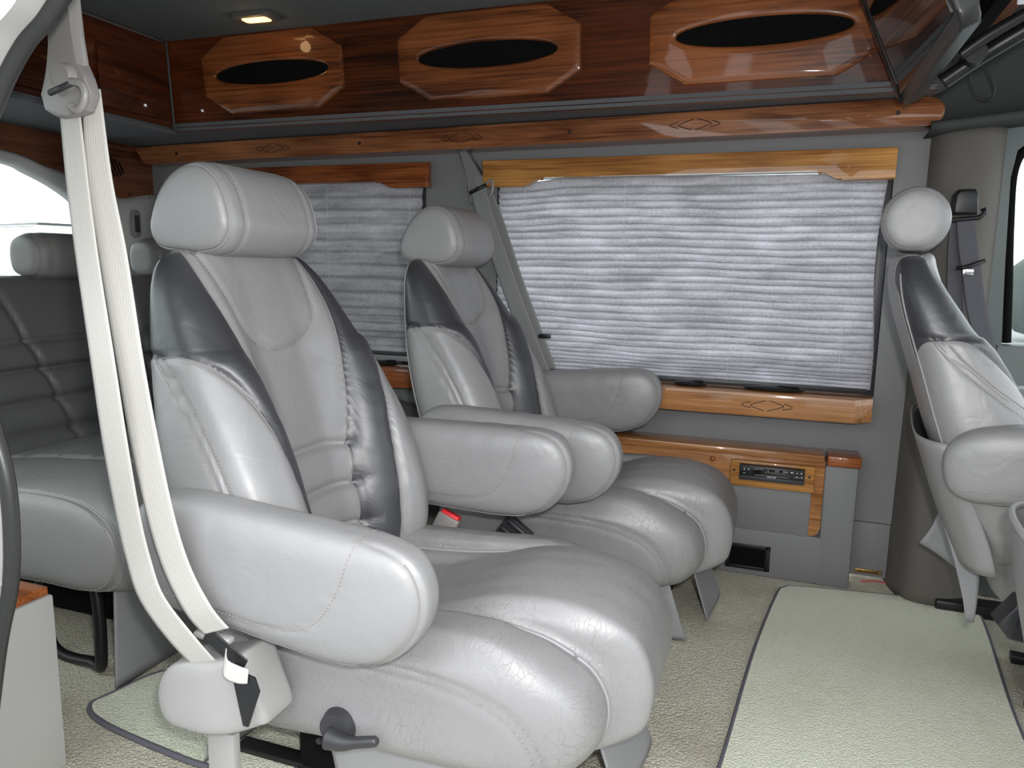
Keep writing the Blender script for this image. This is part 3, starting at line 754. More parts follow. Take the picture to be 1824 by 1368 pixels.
def sill(x0, x1, label, mat, dia, capR):
    e = empty('window_sill', ((x0+x1)/2, 2.54, 0.545), label, 'sill', None); cx = (x0+x1)/2
    prism('sill_board', [(x0-cx, -0.06), (x1-cx-0.055, -0.06), (x1-cx, -0.01), (x1-cx, 0.075), (x0-cx, 0.075)], -0.005, 0.070, 2, mat, e, 0.004, 2)
    if dia is not None:
        tubes('diamond_inlay', diamond_paths(dia-cx, 0.032, 1.0, -0.0603), 0.0013, 'inlay', e)
    return e
# fix: sill board front face sits at y=2.48
sill(-1.02, 0.282, 'light brown wooden sill with engraved diamond under the large blind', 'wood_sill', -0.027, True)
sill(-2.30, -1.245, 'reddish wooden sill glimpsed between the two captain seats under the rear blind', 'wood_red', None, False)
# black oval catches on the sill
for (cx, L, lab) in ((-0.01, 0.095, 'large black oval catch lying on the wooden sill below the blind'), (-0.275, 0.055, 'small black ribbed catch on the sill next to the seat armrest'), (-1.44, 0.07, 'black catch on the reddish sill seen between the seats')):
    e = empty('blind_catch', (cx, 2.545, 0.616), lab, 'catch')
    bm = bmesh.new(); bmesh.ops.create_uvsphere(bm, u_segments=28, v_segments=12, radius=1.0, matrix=Matrix.Translation((0, 0, 0.008)) @ Matrix.Diagonal((L, 0.030, 0.010, 1)))
    bmobj('catch_body', bm, 'black', e)
    bm = bmesh.new(); bmesh.ops.create_uvsphere(bm, u_segments=16, v_segments=8, radius=1.0, matrix=Matrix.Translation((L*0.45, -0.004, 0.017)) @ Matrix.Diagonal((L*0.4, 0.014, 0.005, 1)))
    bmobj('catch_button', bm, 'black', e)

# ================================================================== BLINDS
def blind(x0, x1, z0, z1, npl, label, seed, cords, wav=1.0, y=2.589, amp=0.0070):
    e = empty('pleated_blind', ((x0+x1)/2, y, z0), label, 'window blind')
    cx = (x0+x1)/2
    # uneven pleat spacing: compressed near the bottom
    r = np.random.RandomState(seed)
    h = np.concatenate([0.35+0.3*r.rand(6), 0.8+0.45*r.rand(npl-6)]); zz = np.concatenate([[0], np.cumsum(h)]); zz = zz/zz[-1]*(z1-z0)
    nx = 150; sub = 6
    V = []; lv = []; UV = []
    for i in range(npl):
        for k in range(sub): lv.append((zz[i]+(zz[i+1]-zz[i])*k/sub, k/sub, i))
    lv.append((zz[-1], 0, npl))
    ph = r.rand(8)*6.28
    for (z, t, i) in lv:
        for j in range(nx+1):
            u = j/nx; x = x0+(x1-x0)*u
            prof = amp*(1-abs(2*t-1)*2+0.0)
            wv = 0.45*(0.0035*math.sin(5.1*u+ph[0]+i*0.31)+0.0024*math.sin(13*u+ph[1]+i*0.17)+0.0015*math.sin(31*u+ph[2]+0.9*i))*wav
            # bulge towards the right end
            sag = -0.012*wav*math.exp(-((u-0.93)/0.05)**2)*sm(z, 0.1, 0.4)*(1-sm(z, 0.45, 0.6))
            slant = (z1-z0)*0.0 + 0.010*wav*(0.5-u)*(z/(z1-z0))
            yy = prof+wv*1.3+sag
            zj = z+wv*1.6*min(1, z/0.06)*min(1, (z1-z0-z)/0.04+0.2)+slant
            ex = 0.0
            if u > 0.97: ex = 0.010*wav*math.sin(9*z+1.0)*(u-0.97)/0.03
            if wav > 0.8: zj -= 0.020*(1-sm(u, 0.02, 0.22))*sm(z, 0.3, 0.66)
            V.append((x-cx+ex, yy, zj)); UV.append((x*3.0, i+t))
    n = nx+1
    Fc = [(a*n+b, a*n+b+1, (a+1)*n+b+1, (a+1)*n+b) for a in range(len(lv)-1) for b in range(nx)]
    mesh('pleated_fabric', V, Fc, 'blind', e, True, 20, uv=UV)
    bm = bmesh.new(); add_box(bm, (x0-cx, -0.012, -0.013), (x1-cx, 0.010, 0.002), 0.003)
    bmobj('bottom_rail', bm, 'greyknob', e)
    for c in cords:
        P = []
        for i in range(npl):
            zc = zz[i]+(zz[i+1]-zz[i])*0.5
            P.append((c-cx, -0.0090, zc-0.006)); P.append((c-cx, -0.0120+0.004*(i % 3 == 0), zc)); P.append((c-cx, -0.0060, zc+0.006))
        tube('pull_cord', P, 0.0008, 'white', e, 5)
    return e
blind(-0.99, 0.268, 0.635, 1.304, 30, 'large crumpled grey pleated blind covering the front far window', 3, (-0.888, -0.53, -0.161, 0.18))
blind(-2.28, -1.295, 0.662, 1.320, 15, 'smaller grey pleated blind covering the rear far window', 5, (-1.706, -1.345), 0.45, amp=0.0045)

# ================================================================== SIDE CONSOLE
cs = empty('side_console', (-0.3, 2.55, 0.0), 'grey vinyl side console with wooden fascia and top rail below the big window', 'console')
OX = 0.3
def cb(name, lo, hi, mat, bev=0.003, par=cs): return box(name, (lo[0]+OX, lo[1]-2.55, lo[2]), (hi[0]+OX, hi[1]-2.55, hi[2]), mat, par, bev)
# grey body with a recessed cut-out: built as frame pieces
bm = bmesh.new()
def ab(lo, hi, bev=0.006): add_box(bm, (lo[0]+OX, lo[1]-2.55, lo[2]), (hi[0]+OX, hi[1]-2.55, hi[2]), bev)
ab((0.160, 2.495, 0.002), (0.257, 2.598, 0.398), 0.008)
ab((-0.95, 2.495, 0.002), (0.17, 2.598, 0.160), 0.008)
ab((-0.95, 2.53, 0.002), (0.17, 2.598, 0.398), 0.0)
bmobj('console_body', bm, 'vinyl', cs)
prism('wood_fascia', [(a+OX, b) for a, b in [(-0.95, 0.158), (0.13, 0.158), (0.150, 0.165), (0.160, 0.185), (0.160, 0.412), (-0.95, 0.412)]], -0.048, -0.02, 1, 'wood_sill', cs, 0.001)
cb('pocket_panel', (-0.40, 2.497, 0.158), (0.125, 2.52, 0.315), 'vinyl', 0.002)
cb('stereo_panel', (-0.125, 2.475, 0.308), (0.131, 2.51, 0.393), 'wood_honey', 0.004)
cb('top_rail', (-0.95, 2.480, 0.408), (0.157, 2.598, 0.432), 'wood_sill', 0.007)
cb('end_cap', (0.163, 2.480, 0.398), (0.263, 2.598, 0.434), 'wood_red', 0.008)
for cx in (-0.113, 0.115):
    bm = bmesh.new(); bmesh.ops.create_cone(bm, cap_ends=True, segments=14, radius1=0.004, radius2=0.004, depth=0.003, matrix=Matrix.Translation((cx+OX, -0.0755, 0.360)) @ Matrix.Rotation(PI/2, 4, 'X'))
    bmobj('screw', bm, 'black', cs)
bm = bmesh.new(); bmesh.ops.create_uvsphere(bm, u_segments=12, v_segments=8, radius=0.009, matrix=Matrix.Translation((-0.184+OX, -0.065, 0.387)))
bmobj('pull_knob', bm, 'wood_red', cs)
# air vent
vt = empty('floor_vent', (-0.054, 2.492, 0.065), 'black rectangular louvred vent low in the grey console near the floor', 'vent')
bm = bmesh.new()
for lo, hi in (((-0.07, -0.004, 0.031), (0.07, 0.006, 0.042)), ((-0.07, -0.004, -0.042), (0.07, 0.006, -0.031)), ((-0.07, -0.004, -0.042), (-0.058, 0.006, 0.042)), ((0.055, -0.004, -0.042), (0.07, 0.006, 0.042))):
    add_box(bm, lo, hi, 0.001)
bmobj('vent_frame', bm, 'black', vt)
bm = bmesh.new(); add_box(bm, (-0.06, 0.0015, -0.035), (0.06, 0.003, 0.035))
for k in range(5):
    z = -0.024+k*0.012; mx = Matrix.Translation((0, 0, z)) @ Matrix.Rotation(math.radians(35), 4, 'X'); add_box(bm, (-0.058, -0.003, -0.001), (0.056, 0.004, 0.001), mtx=mx)
bmobj('louvres', bm, 'blackrough', vt)
for a in (-0.064, 0.063):
    for b in (-0.036, 0.036):
        bm = bmesh.new(); bmesh.ops.create_uvsphere(bm, u_segments=8, v_segments=6, radius=0.0022, matrix=Matrix.Translation((a, -0.004, b)))
        bmobj('screw', bm, 'chrome', vt)
# stereo
st = empty('car_stereo', (0.002, 2.476, 0.361), 'black slim car stereo with small white markings set in the honey wood console panel', 'stereo')
prism('stereo_body', [(-0.098, -0.024), (0.098, -0.024), (0.098, 0.024), (-0.098, 0.024)], -0.024, 0.01, 1, 'black', st, 0.003)
prism('display', [(-0.055, -0.006), (0.060, -0.006), (0.060, 0.017), (-0.055, 0.017)], -0.0250, -0.0235, 1, 'gloss', st, 0.0004)
prism('lower_ledge', [(-0.097, -0.023), (0.097, -0.023), (0.097, -0.010), (-0.097, -0.010)], -0.028, -0.022, 1, 'greyknob', st, 0.001)
def text(name, body, size, loc, rot, mat, parent, extr=0.0003):
    c = bpy.data.curves.new(name, 'FONT'); c.body = body; c.size = size; c.align_x = 'CENTER'; c.align_y = 'CENTER'; c.extrude = extr
    o = bpy.data.objects.new(name, c); COL.objects.link(o)
    dg = bpy.context.evaluated_depsgraph_get(); me = bpy.data.meshes.new_from_object(o.evaluated_get(dg))
    bpy.data.objects.remove(o); o = bpy.data.objects.new(name, me); COL.objects.link(o)
    me.materials.clear(); me.materials.append(M[mat]); o.location = loc; o.rotation_euler = rot; o.parent = parent
    return o
text('lettering', 'VALOR', 0.0085, (0.0, -0.0254, -0.0075), (PI/2, 0, 0), 'white', st)
bm = bmesh.new()
for (a, b, w_, h_) in ((-0.083, 0.014, .006, .0012), (-0.083, 0.009, .004, .002), (-0.07, 0.012, .004, .003), (-0.048, 0.014, .010, .0012), (-0.083, -0.002, .006, .0016), (0.044, 0.014, .009, .0012), (0.060, 0.014, .008, .003),
                     (0.076, 0.013, .006, .0015), (0.088, 0.014, .004, .0035), (0.070, 0.0, .004, .001), (0.076, 0.001, .003, .0045), (0.083, 0.0, .004, .001), (0.090, 0.001, .003, .0045), (0.0, -0.0045, .10, .0005)):
    add_box(bm, (a-w_/2, -0.0256, b-h_/2), (a+w_/2, -0.0248, b+h_/2))
bmobj('button_markings', bm, 'white', st, smooth=False)
# brass plate on lower wall piece
bp_ = empty('brass_plate', (0.322, 2.600, 0.031), 'narrow brass name strip with two screws at the foot of the grey wall panel', 'plate')
box('strip', (-0.040, -0.003, -0.006), (0.040, 0.004, 0.006), 'brass', bp_, 0.0006)
bm = bmesh.new()
for k in range(14):
    hh = 0.0022+0.0008*((k*7) % 3); add_box(bm, (-0.030+k*0.0043, -0.0034, -hh), (-0.0278+k*0.0043, -0.0029, hh))
bmobj('engraved_marks', bm, 'inlay', bp_, smooth=False)
for a in (-0.036, 0.036):
    bm = bmesh.new(); bmesh.ops.create_uvsphere(bm, u_segments=8, v_segments=6, radius=0.003, matrix=Matrix.Translation((a, -0.003, 0)))
    bmobj('screw', bm, 'chrome', bp_)
tag(tube('loose_wire', spline([(0.30, 2.57, 0.006), (0.33, 2.575, 0.010), (0.36, 2.59, 0.006), (0.385, 2.59, 0.004)], 20), 0.0018, 'red'), 'thin red loose wire end on the carpet below the brass strip', 'wire')

# ================================================================== CEILING LAMP
cl = empty('ceiling_lamp', (-1.652, 2.118, 1.778), 'small lit amber reading lamp in grey bezel on the ceiling above the cabinet', 'ceiling lamp', rz=0)
def dome(name, pts, h, mat, parent, mtx):
    return prism(name, pts, 0, h, 2, mat, parent, min(abs(h)*0.45, 0.004), 2, mtx)
mx = Matrix.Rotation(math.radians(3), 4, 'Z')
prism('bezel', rrect(0, 0, 0.150, 0.085, 0.022), -0.012, 0.002, 2, 'pillar', cl, 0.004, 3, mx)
prism('lens', rrect(0.006, -0.004, 0.092, 0.042, 0.010), -0.0145, -0.010, 2, 'lens', cl, 0.001, 1, mx)
ll = bpy.data.lights.new('reading_lamp_light', 'POINT'); ll.energy = 0.10; ll.color = (1, 0.62, 0.3); ll.shadow_soft_size = 0.02
llo = bpy.data.objects.new('reading_lamp_light', ll); COL.objects.link(llo); llo.location = (0.0, 0.0, -0.045); llo.parent = cl

# ================================================================== CAPTAIN CHAIRS
def I(z, zs, vs): return np.interp(z, zs, vs)
ZF = [0.34, 0.42, 0.50, 0.58, 0.65, 0.72, 0.79, 0.86, 0.92, 0.97, 1.02]
XFb = [-0.145, -0.147, -0.162, -0.188, -0.216, -0.248, -0.282, -0.320, -0.360, -0.400, -0.440]
XR = [-0.380, -0.400, -0.428, -0.452, -0.474, -0.495, -0.514, -0.526, -0.530, -0.530, -0.525]
HW = [0.250, 0.285, 0.302, 0.304, 0.298, 0.288, 0.276, 0.264, 0.252, 0.238, 0.215]
REC = [0.110, 0.116, 0.123, 0.125, 0.119, 0.108, 0.094, 0.071, 0.050, 0.029, 0.009]
YI_z = [0.34, 0.43, 0.55, 0.62, 0.80, 0.90, 0.97, 1.03]; YI_v = [0.088, 0.090, 0.098, 0.108, 0.145, 0.166, 0.172, 0.165]
YO_z = [0.34, 0.43, 0.55, 0.65, 0.73, 0.79, 0.825, 0.845, 0.86, 0.88, 1.1]; YO_v = [0.150, 0.158, 0.170, 0.184, 0.206, 0.228, 0.250, 0.272, 0.31, 0.40, 0.6]
def smooth_i(z, zs, vs):
    q = np.linspace(zs[0], zs[-1], 400); v = np.interp(q, zs, vs); k = np.ones(31)/31
    v = np.convolve(np.pad(v, 15, 'edge'), k, 'valid'); return np.interp(z, q, v)
def backrest_geo(dz=0.0):
    z0, z1 = 0.345, 1.020+dz*0.9; NZ, NT = 150, 220; V = []; SW = []
    for i in range(1, NZ):
        a = i/NZ; h = 0.5-0.5*math.cos(PI*a); h = 0.35*a+0.65*h; z = z0+(z1-z0)*h
        k = (1-abs(2*h-1)**9)**(1/9) if h > 0.5 else (1-abs(2*h-1)**7)**(1/7)
        w_ = float(smooth_i(z, ZF, HW))*k; xb = float(smooth_i(z, ZF, XFb)); xr_ = float(smooth_i(z, ZF, XR))
        rec = float(smooth_i(z, ZF, REC))*k
        mid = (xb+xr_)/2; half = (xb-xr_)/2*(k**0.9)
        t = np.arange(NT)/NT*2*PI; c, s = np.cos(t), np.sin(t); n = 3.8-1.35*float(sm(z, 0.62, 0.94))
        y = w_*np.sign(c)*np.abs(c)**(2/n); x = mid+half*np.sign(s)*np.abs(s)**(2/n)
        wf = sm(s, 0.0, 0.5)
        x = x-rec*wf*(1-sm(np.abs(y), 0.055, 0.215))
        # seat back bulges slightly at side
        for j in range(NT): V.append((x[j], y[j], z)); SW.append(wf[j])
    n_ = NT; R = NZ-1
    Fc = [(i*n_+j, i*n_+(j+1) % n_, (i+1)*n_+(j+1) % n_, (i+1)*n_+j) for i in range(R-1) for j in range(n_)]
    # caps
    V = np.array(V); c0 = V[:n_].mean(0); c1 = V[-n_:].mean(0)
    V = np.vstack([V, c0, c1]); SW += [0, 0]; p0, p1 = len(V)-2, len(V)-1
    for j in range(n_): Fc.append((p0, (j+1) % n_, j)); b = (R-1)*n_; Fc.append((p1, b+j, b+(j+1) % n_))
    return V, Fc, np.array(SW)
def g(d, w_): return np.exp(-(d/w_)**2)
def bibfield(V):    # negative inside bib
    y, z = V[:, 1], V[:, 2]
    hw = 0.128*np.sqrt(np.clip((z-0.826)/0.075, 0, 1))**0.9+np.clip(z-0.90, 0, 1)*0.10
    hw = np.where(z > 0.925, 0.126+(z-0.925)*0.22, 0.126*np.sqrt(np.clip(1-((0.925-z)/0.1)**2, 0, 1)))
    return np.abs(y)-hw
def smp(P, k=5):
    Q = P.copy()
    for _ in range(3): Q[1:-1] = (Q[:-2]+Q[1:-1]*2+Q[2:])/4
    return Q
def sdist(P, cur):
    D = np.hypot(P[:, 0][:, None]-cur[None, :, 0], P[:, 2][:, None]-cur[None, :, 1]); k = D.argmin(1)
    t = np.gradient(cur, axis=0)[k]; v = np.stack([P[:, 0], P[:, 2]], 1)-cur[k]
    return D.min(1)*np.sign(t[:, 0]*v[:, 1]-t[:, 1]*v[:, 0]+1e-9)
XS_Z = [0.34, 0.42, 0.50, 0.58, 0.66, 0.74, 0.80, 0.845]; XS_V = [-0.190, -0.208, -0.232, -0.264, -0.306, -0.358, -0.408, -0.456]
def build_back(root, dz=0.0):
    V, Fc, SW = backrest_geo(dz)
    for _ in range(1):
        N = normals(V, Fc)
        if N[:, 0][np.argmax(V[:, 0])] < 0: N = -N
        y, z, x = V[:, 1], V[:, 2], V[:, 0]; ay = np.abs(y)
        yi = smooth_i(z, YI_z, YI_v); yo = smooth_i(z-dz, YO_z, YO_v)
        cen = SW*(1-sm(ay, 0.08, 0.14))
        d = np.zeros(len(V))
        # horizontal tufts in the lumbar area
        for zs in (0.622, 0.536, 0.452): d -= 0.013*g(z-zs+0.010*(ay/0.13)**2, 0.0065)*SW*(1-sm(ay-yi, -0.006, 0.004))
        low = sm(z, 0.40, 0.46)*(1-sm(z, 0.61, 0.63)); d += 0.007*cen*low*np.abs(np.sin((z-0.452)/0.085*PI))
        d += 0.006*cen*sm(z, 0.63, 0.70)*(1-sm(z, 0.76, 0.82))
        # bib outline + inner seam + outer seam
        bf = bibfield(V)
        d -= 0.007*g(bf, 0.0055)*SW*sm(z, 0.80, 0.84)*(z > 0.79)
        d += 0.006*sm(-bf, 0.0, 0.05)*SW*(z > 0.82)
        d -= 0.007*g(ay-yi, 0.009)*SW
        inseam = (1-sm(z-dz, 0.80, 0.86))
        d -= 0.009*g(ay-yo, 0.007)*SW*inseam
        mids = (yi+yo)/2; d += 0.009*g((ay-mids)/np.maximum(0.01, (yo-yi)/2), 0.7)*SW*inseam
        # lower edge of dark patch on the side
        side = sm(ay, 0.20, 0.25)
        d -= 0.005*g(z-dz-0.834, 0.006)*side*(x > XR[7]+0.02)
        # crumple wrinkles
        d += 0.0012*noise3(V*np.array([1, 1, 1]), 60, 2)*SW+0.0022*noise3(V*np.array([1, 1, 0.35]), 85, 4)*SW*sm(z, 0.60, 0.70)*(1-sm(z, 0.74, 0.84))
        d += 0.0008*noise3(V*np.array([0.3, 0.5, 2.0]), 70, 8)*SW*sm(ay, 0.13, 0.17)*(1-sm(ay, 0.2, 0.25))*inseam
        # double stitched side seam
        xs = I(z, XS_Z, XS_V)
        sd = sm(ay, 0.17, 0.225)*(z < 0.838+dz)
        for o_ in (-0.008, 0.008): d -= 0.0052*g(x-xs+o_, 0.0035)*sd
        d += 0.006*sm(x-xs, 0.008, 0.05)*sd
        V2 = V+N*d[:, None]
    V = V2; N = normals(V, Fc)
    if (N[:, 0]*SW).sum() < 0: N = -N
    ay = np.abs(V[:, 1]); z = V[:, 2]; x = V[:, 0]
    yi = smooth_i(z, YI_z, YI_v); yo = smooth_i(z-dz, YO_z, YO_v)
    # dark zone scalar
    front = x-(smooth_i(z, ZF, XR)+0.024-0.012*sm(z, 0.95, 1.0))
    gd = np.minimum(np.minimum(ay-yi, yo-ay), front); gd = np.minimum(gd, 1.019+dz*0.9-z)
    gd = np.where(z < 0.845+dz, np.minimum(gd, yo-ay), gd)
    V2, pos, neg, seg, aux = cut(V, Fc, gd); N2 = ext(N, aux)
    A, Af = compact(V2, neg); main = mesh('backrest', A, Af, 'leather', root)
    for sgn in (1, -1):
        fs = [f for f in pos if V2[list(f), 1].mean()*sgn > 0]
        A, Af = compact(V2, fs); o = mesh('shoulder_bolster', A, Af, 'leather_dark', root); o['label'] = 'charcoal leather shoulder patch and stripe'
    # seams (piping) along dark boundary
    ln = [resample(V2[l]+N2[l]*0.0005, 0.005) for l in chain(seg)]
    # smooth seam polylines
    tubes('seam_piping', [smp(P) for P in ln if len(P) > 4], 0.0014, 'thread_dark', main, 5)
    # bib seam
    bp = contour(V, Fc, bibfield(V), lambda p: p[2] > 0.82 and p[0] > -0.49, N, 0.0006)
    tubes('bib_seam', dashes(bp, 0.006, 0.0015), 0.0012, 'thread', main, 5)
    # double stitching on side bolsters
    xs = I(z, XS_Z, XS_V)
    dp = []
    for o_ in (-0.014, 0.014): dp += contour(V, Fc, x-xs+o_, lambda p: abs(p[1]) > 0.15 and 0.40 < p[2] < 0.828+dz, N, 0.0004)
    tubes('side_stitching', dashes(dp), 0.0009, 'thread', main, 4)
    # rear edge piping
    rp = contour(V, Fc, x-(smooth_i(z, ZF, XR)+0.030), lambda p: 0.37 < p[2] < 1.0 and abs(p[1]) > 0.1, N, 0.001)
    tubes('rear_piping', [smp(P) for P in rp], 0.0022, 'piping', main, 6)

def build_chair():
    root = empty('captain_chair', (0, 0, 0))
    build_back(root)
    # ---- headrest
    hc = [(-0.375, 1.045), (-0.378, 1.085), (-0.392, 1.125), (-0.418, 1.155), (-0.455, 1.168), (-0.497, 1.155), (-0.530, 1.122), (-0.552, 1.080), (-0.562, 1.042), (-0.545, 1.012), (-0.500, 1.004), (-0.450, 1.000), (-0.400, 1.010)]
    hc = [(-0.462+(a+0.46)*1.06, 1.088+(b-1.085)*1.03) for a, b in hc]
    Vh, Fh, Sh, rf = pillow(hc, (-0.46, 1.088), 0.150, 8.0, 130, 80, 11)
    N = normals(Vh, Fh)
    if ((Vh-np.array([-0.46, 0, 1.085]))*N).sum() < 0: N = -N
    ayh = np.abs(Vh[:, 1]); d = -0.0035*g(ayh-0.100, 0.004)*(Sh > 0.8)-0.004*g(Sh-0.93, 0.02)*(ayh > 0.1)+0.006*(1-Sh)*(1-sm(Sh, 0.8, 0.95))+0.0012*noise3(Vh, 50, 3)
    d += 0.003*(1-(Vh[:, 1]/0.15)**2)*(Sh > 0.5)
    Vh = Vh+N*d[:, None]
    hr = mesh('headrest', Vh, Fh, 'leather', root)
    N = normals(Vh, Fh)
    if ((Vh-np.array([-0.46, 0, 1.085]))*N).sum() < 0: N = -N
    cp = contour(Vh, Fh, Sh-0.93, lambda p: abs(p[1]) > 0.1, N, 0.0005)
    tubes('face_piping', cp, 0.0018, 'piping', hr, 6)
    cp = contour(Vh, Fh, ayh-0.100, lambda p: True, N, 0.0003)
    tubes('band_stitching', dashes(cp, 0.005, 0.003), 0.0010, 'thread', hr, 4)
    for sy in (-0.05, 0.05):
        bm = bmesh.new(); bmesh.ops.create_cone(bm, cap_ends=True, segments=14, radius1=0.007, radius2=0.007, depth=0.08, matrix=Matrix.Translation((-0.47, sy, 1.0)))
        bmobj('headrest_post', bm, 'black', root)

    # ---- seat cushion
    cc = [(-0.385, 0.36), (-0.30, 0.385), (-0.15, 0.392), (0.02, 0.398), (0.15, 0.405), (0.25, 0.392), (0.315, 0.36), (0.352, 0.31), (0.352, 0.255), (0.325, 0.205), (0.27, 0.178), (0.10, 0.168), (-0.20, 0.162), (-0.36, 0.165), (-0.40, 0.22), (-0.405, 0.30)]
    cen_ = (-0.01, 0.285)
    Vc, Fcc, S, rf = pillow(cc, cen_, 0.270, 6.5, 200, 150, 15)
    x, y, z = Vc[:, 0].copy(), Vc[:, 1], Vc[:, 2].copy(); ay = np.abs(y)
    HWc = I(x, [-0.4, -0.1, 0.15, 0.30, 0.42], [0.140, 0.150, 0.163, 0.158, 0.140])
    mask = 1-sm(ay, HWc-0.040, HWc+0.010)
    bz = I(x, [-0.4, -0.25, -0.05, 0.08, 0.18, 0.26, 0.33, 0.40], [-0.030, -0.030, -0.012, 0.032, 0.062, 0.072, 0.060, 0.030])
    bz = smooth_i(x, [-0.4, -0.25, -0.05, 0.08, 0.18, 0.26, 0.33, 0.40], [-0.035, -0.038, -0.026, 0.018, 0.052, 0.064, 0.054, 0.026])
    dz = bz*mask*sm(z, 0.20, 0.36)*(1-0.28*(y/0.15)**2*(bz > 0))
    dx = 0.062*mask*sm(x, 0.12, 0.33)*sm(z, 0.165, 0.24)
    Vc[:, 2] += dz; Vc[:, 0] += dx
    # side bolster top roll is highest near the outside
    Vc[:, 2] += 0.022*sm(ay, 0.14, 0.19)*(1-sm(ay, 0.235, 0.27))*sm(z, 0.30, 0.39)*(1-sm(x, 0.12, 0.32))
    N = normals(Vc, Fcc)
    if ((Vc-np.array([0, 0, 0.28]))*N).sum() < 0: N = -N
    tf = (Vc[:, 2] > 0.20)*(S > 0.9)*(Vc[:, 0] > -0.30)
    x, y, z = Vc[:, 0], Vc[:, 1], Vc[:, 2]; ay = np.abs(y)
    HWc2 = smooth_i(x, [-0.4, -0.1, 0.15, 0.30, 0.42], [0.140, 0.150, 0.163, 0.158, 0.140])
    d = -0.012*g(ay-HWc2, 0.008)*tf
    d += 0.005*sm(S, 0.0, 0.3)*(1-sm(S, 0.55, 0.85))*(ay > 0.2)
    sline = spline([(-0.42, 0.345, 0), (-0.25, 0.348, 0), (-0.05, 0.348, 0), (0.08, 0.345, 0), (0.16, 0.332, 0), (0.225, 0.300, 0), (0.262, 0.245, 0), (0.270, 0.19, 0), (0.268, 0.14, 0)], 900)[:, :2]
    sdl = sdist(Vc, sline)
    for off in (-0.007, 0.007): d -= 0.004*g(sdl-off, 0.004)*(ay > 0.2)
    d += 0.0018*noise3(Vc*np.array([0.5, 1.5, 1]), 55, 11)*tf*(ay < HWc2)+0.0012*noise3(Vc, 40, 12)
    d += 0.0020*noise3(Vc*np.array([1.6, 0.5, 1]), 60, 19)*tf*(ay > HWc2)
    Vc = Vc+N*d[:, None]
    N = normals(Vc, Fcc)
    if ((Vc-np.array([0, 0, 0.28]))*N).sum() < 0: N = -N
    gf = np.minimum(np.minimum(HWc2-np.abs(Vc[:, 1]), (Vc[:, 2]-0.20)+0.0*S), (Vc[:, 0]+0.38))
    V2, pos, neg, seg, aux = cut(Vc, Fcc, gf); N2 = ext(N, aux)
    A, Af = compact(V2, neg); cu = mesh('seat_cushion', A, Af, 'leather_worn', root)
    A, Af = compact(V2, pos); mesh('centre_pad', A, Af, 'leather_worn', cu)
    ln = [smp(resample(V2[l]+N2[l]*0.002, 0.006)) for l in chain(seg)]
    ln = [P[(P[:, 2] > 0.215) & (P[:, 0] > -0.30)] for P in ln]
    pp = []
    for P in ln:       # break at jumps
        if len(P) < 3: continue
        j = np.where(np.linalg.norm(np.diff(P, axis=0), axis=1) > 0.02)[0]; a = 0
        for k in list(j)+[len(P)-1]:
            if k-a > 3: pp.append(P[a:k+1])
            a = k+1
    tubes('pad_piping', pp, 0.0032, 'piping', cu, 7)
    dp = []
    for off in (-0.007, 0.007): dp += contour(Vc, Fcc, sdl-off, lambda p: p[2] > 0.172 and p[0] > -0.34 and abs(p[1]) > 0.18, N, 0.0004)
    tubes('side_stitching', dashes(dp), 0.0010, 'thread', cu, 4)
    bpz = contour(Vc, Fcc, Vc[:, 2]-0.172, lambda p: True, N, 0.0)
    tubes('bottom_piping', [smp(P) for P in bpz], 0.0035, 'piping', cu, 7)

    # ---- armrests
    ac = [(-0.44, 0.50), (-0.435, 0.565), (-0.40, 0.610), (-0.33, 0.627), (-0.15, 0.624), (0.0, 0.619), (0.060, 0.613), (0.100, 0.592), (0.120, 0.548), (0.114, 0.497), (0.084, 0.450), (0.036, 0.420), (-0.05, 0.410), (-0.25, 0.422), (-0.38, 0.432), (-0.425, 0.455)]
    acn = (-0.15, 0.515); PV = np.array([-0.38, 0, 0.52])
    for sgn in (-1, 1):
        Va, Fa, Sa, rfa = pillow(ac, acn, 0.051, 3.3, 150, 50, 5)
        x, z = Va[:, 0], Va[:, 2]
        Va[:, 1] *= 1.0+0.10*sm(x, -0.2, 0.1)
        N = normals(Va, Fa)
        if ((Va-np.array([-0.15, 0, 0.515]))*N).sum() < 0: N = -N
        # stitched curve on outer face: lower line then swooping up to the top
        cur = spline([(-0.36, 0.465, 0), (-0.25, 0.456, 0), (-0.15, 0.452, 0), (-0.085, 0.462, 0), (-0.045, 0.490, 0), (-0.020, 0.530, 0), (-0.005, 0.575, 0), (0.012, 0.66, 0)], 700)[:, :2]
        def cd_(P):
            D = np.hypot(P[:, 0][:, None]-cur[None, :, 0], P[:, 2][:, None]-cur[None, :, 1]); k = D.argmin(1)
            t = np.gradient(cur, axis=0)[k]; v = np.stack([P[:, 0], P[:, 2]], 1)-cur[k]
            return D.min(1)*np.sign(t[:, 0]*v[:, 1]-t[:, 1]*v[:, 0]+1e-9)
        cdv = cd_(Va)
        dd = -0.0022*g(cdv, 0.004)+0.0010*noise3(Va, 70, 21)
        # end strip seam: ring that follows the outline on the inner half
        rim = np.abs(Va[:, 1])-0.028
        tipm = (Va[:, 0] > 0.02)*1.0
        dd -= 0.003*g(rim, 0.004)*tipm*(Sa > 0.75)
        Va = Va+N*dd[:, None]
        arm = mesh('armrest', Va-PV, Fa, 'leather', root); arm.location = (PV[0], sgn*0.328, PV[2])
        N = normals(Va, Fa)
        if ((Va-np.array([-0.15, 0, 0.515]))*N).sum() < 0: N = -N
        q = [P-PV for P in contour(Va, Fa, cdv, lambda p: abs(p[1]) > 0.012 and p[2] < 0.63, N, 0.0002)]
        tubes('armrest_stitching', dashes(q), 0.0009, 'thread', arm, 4)
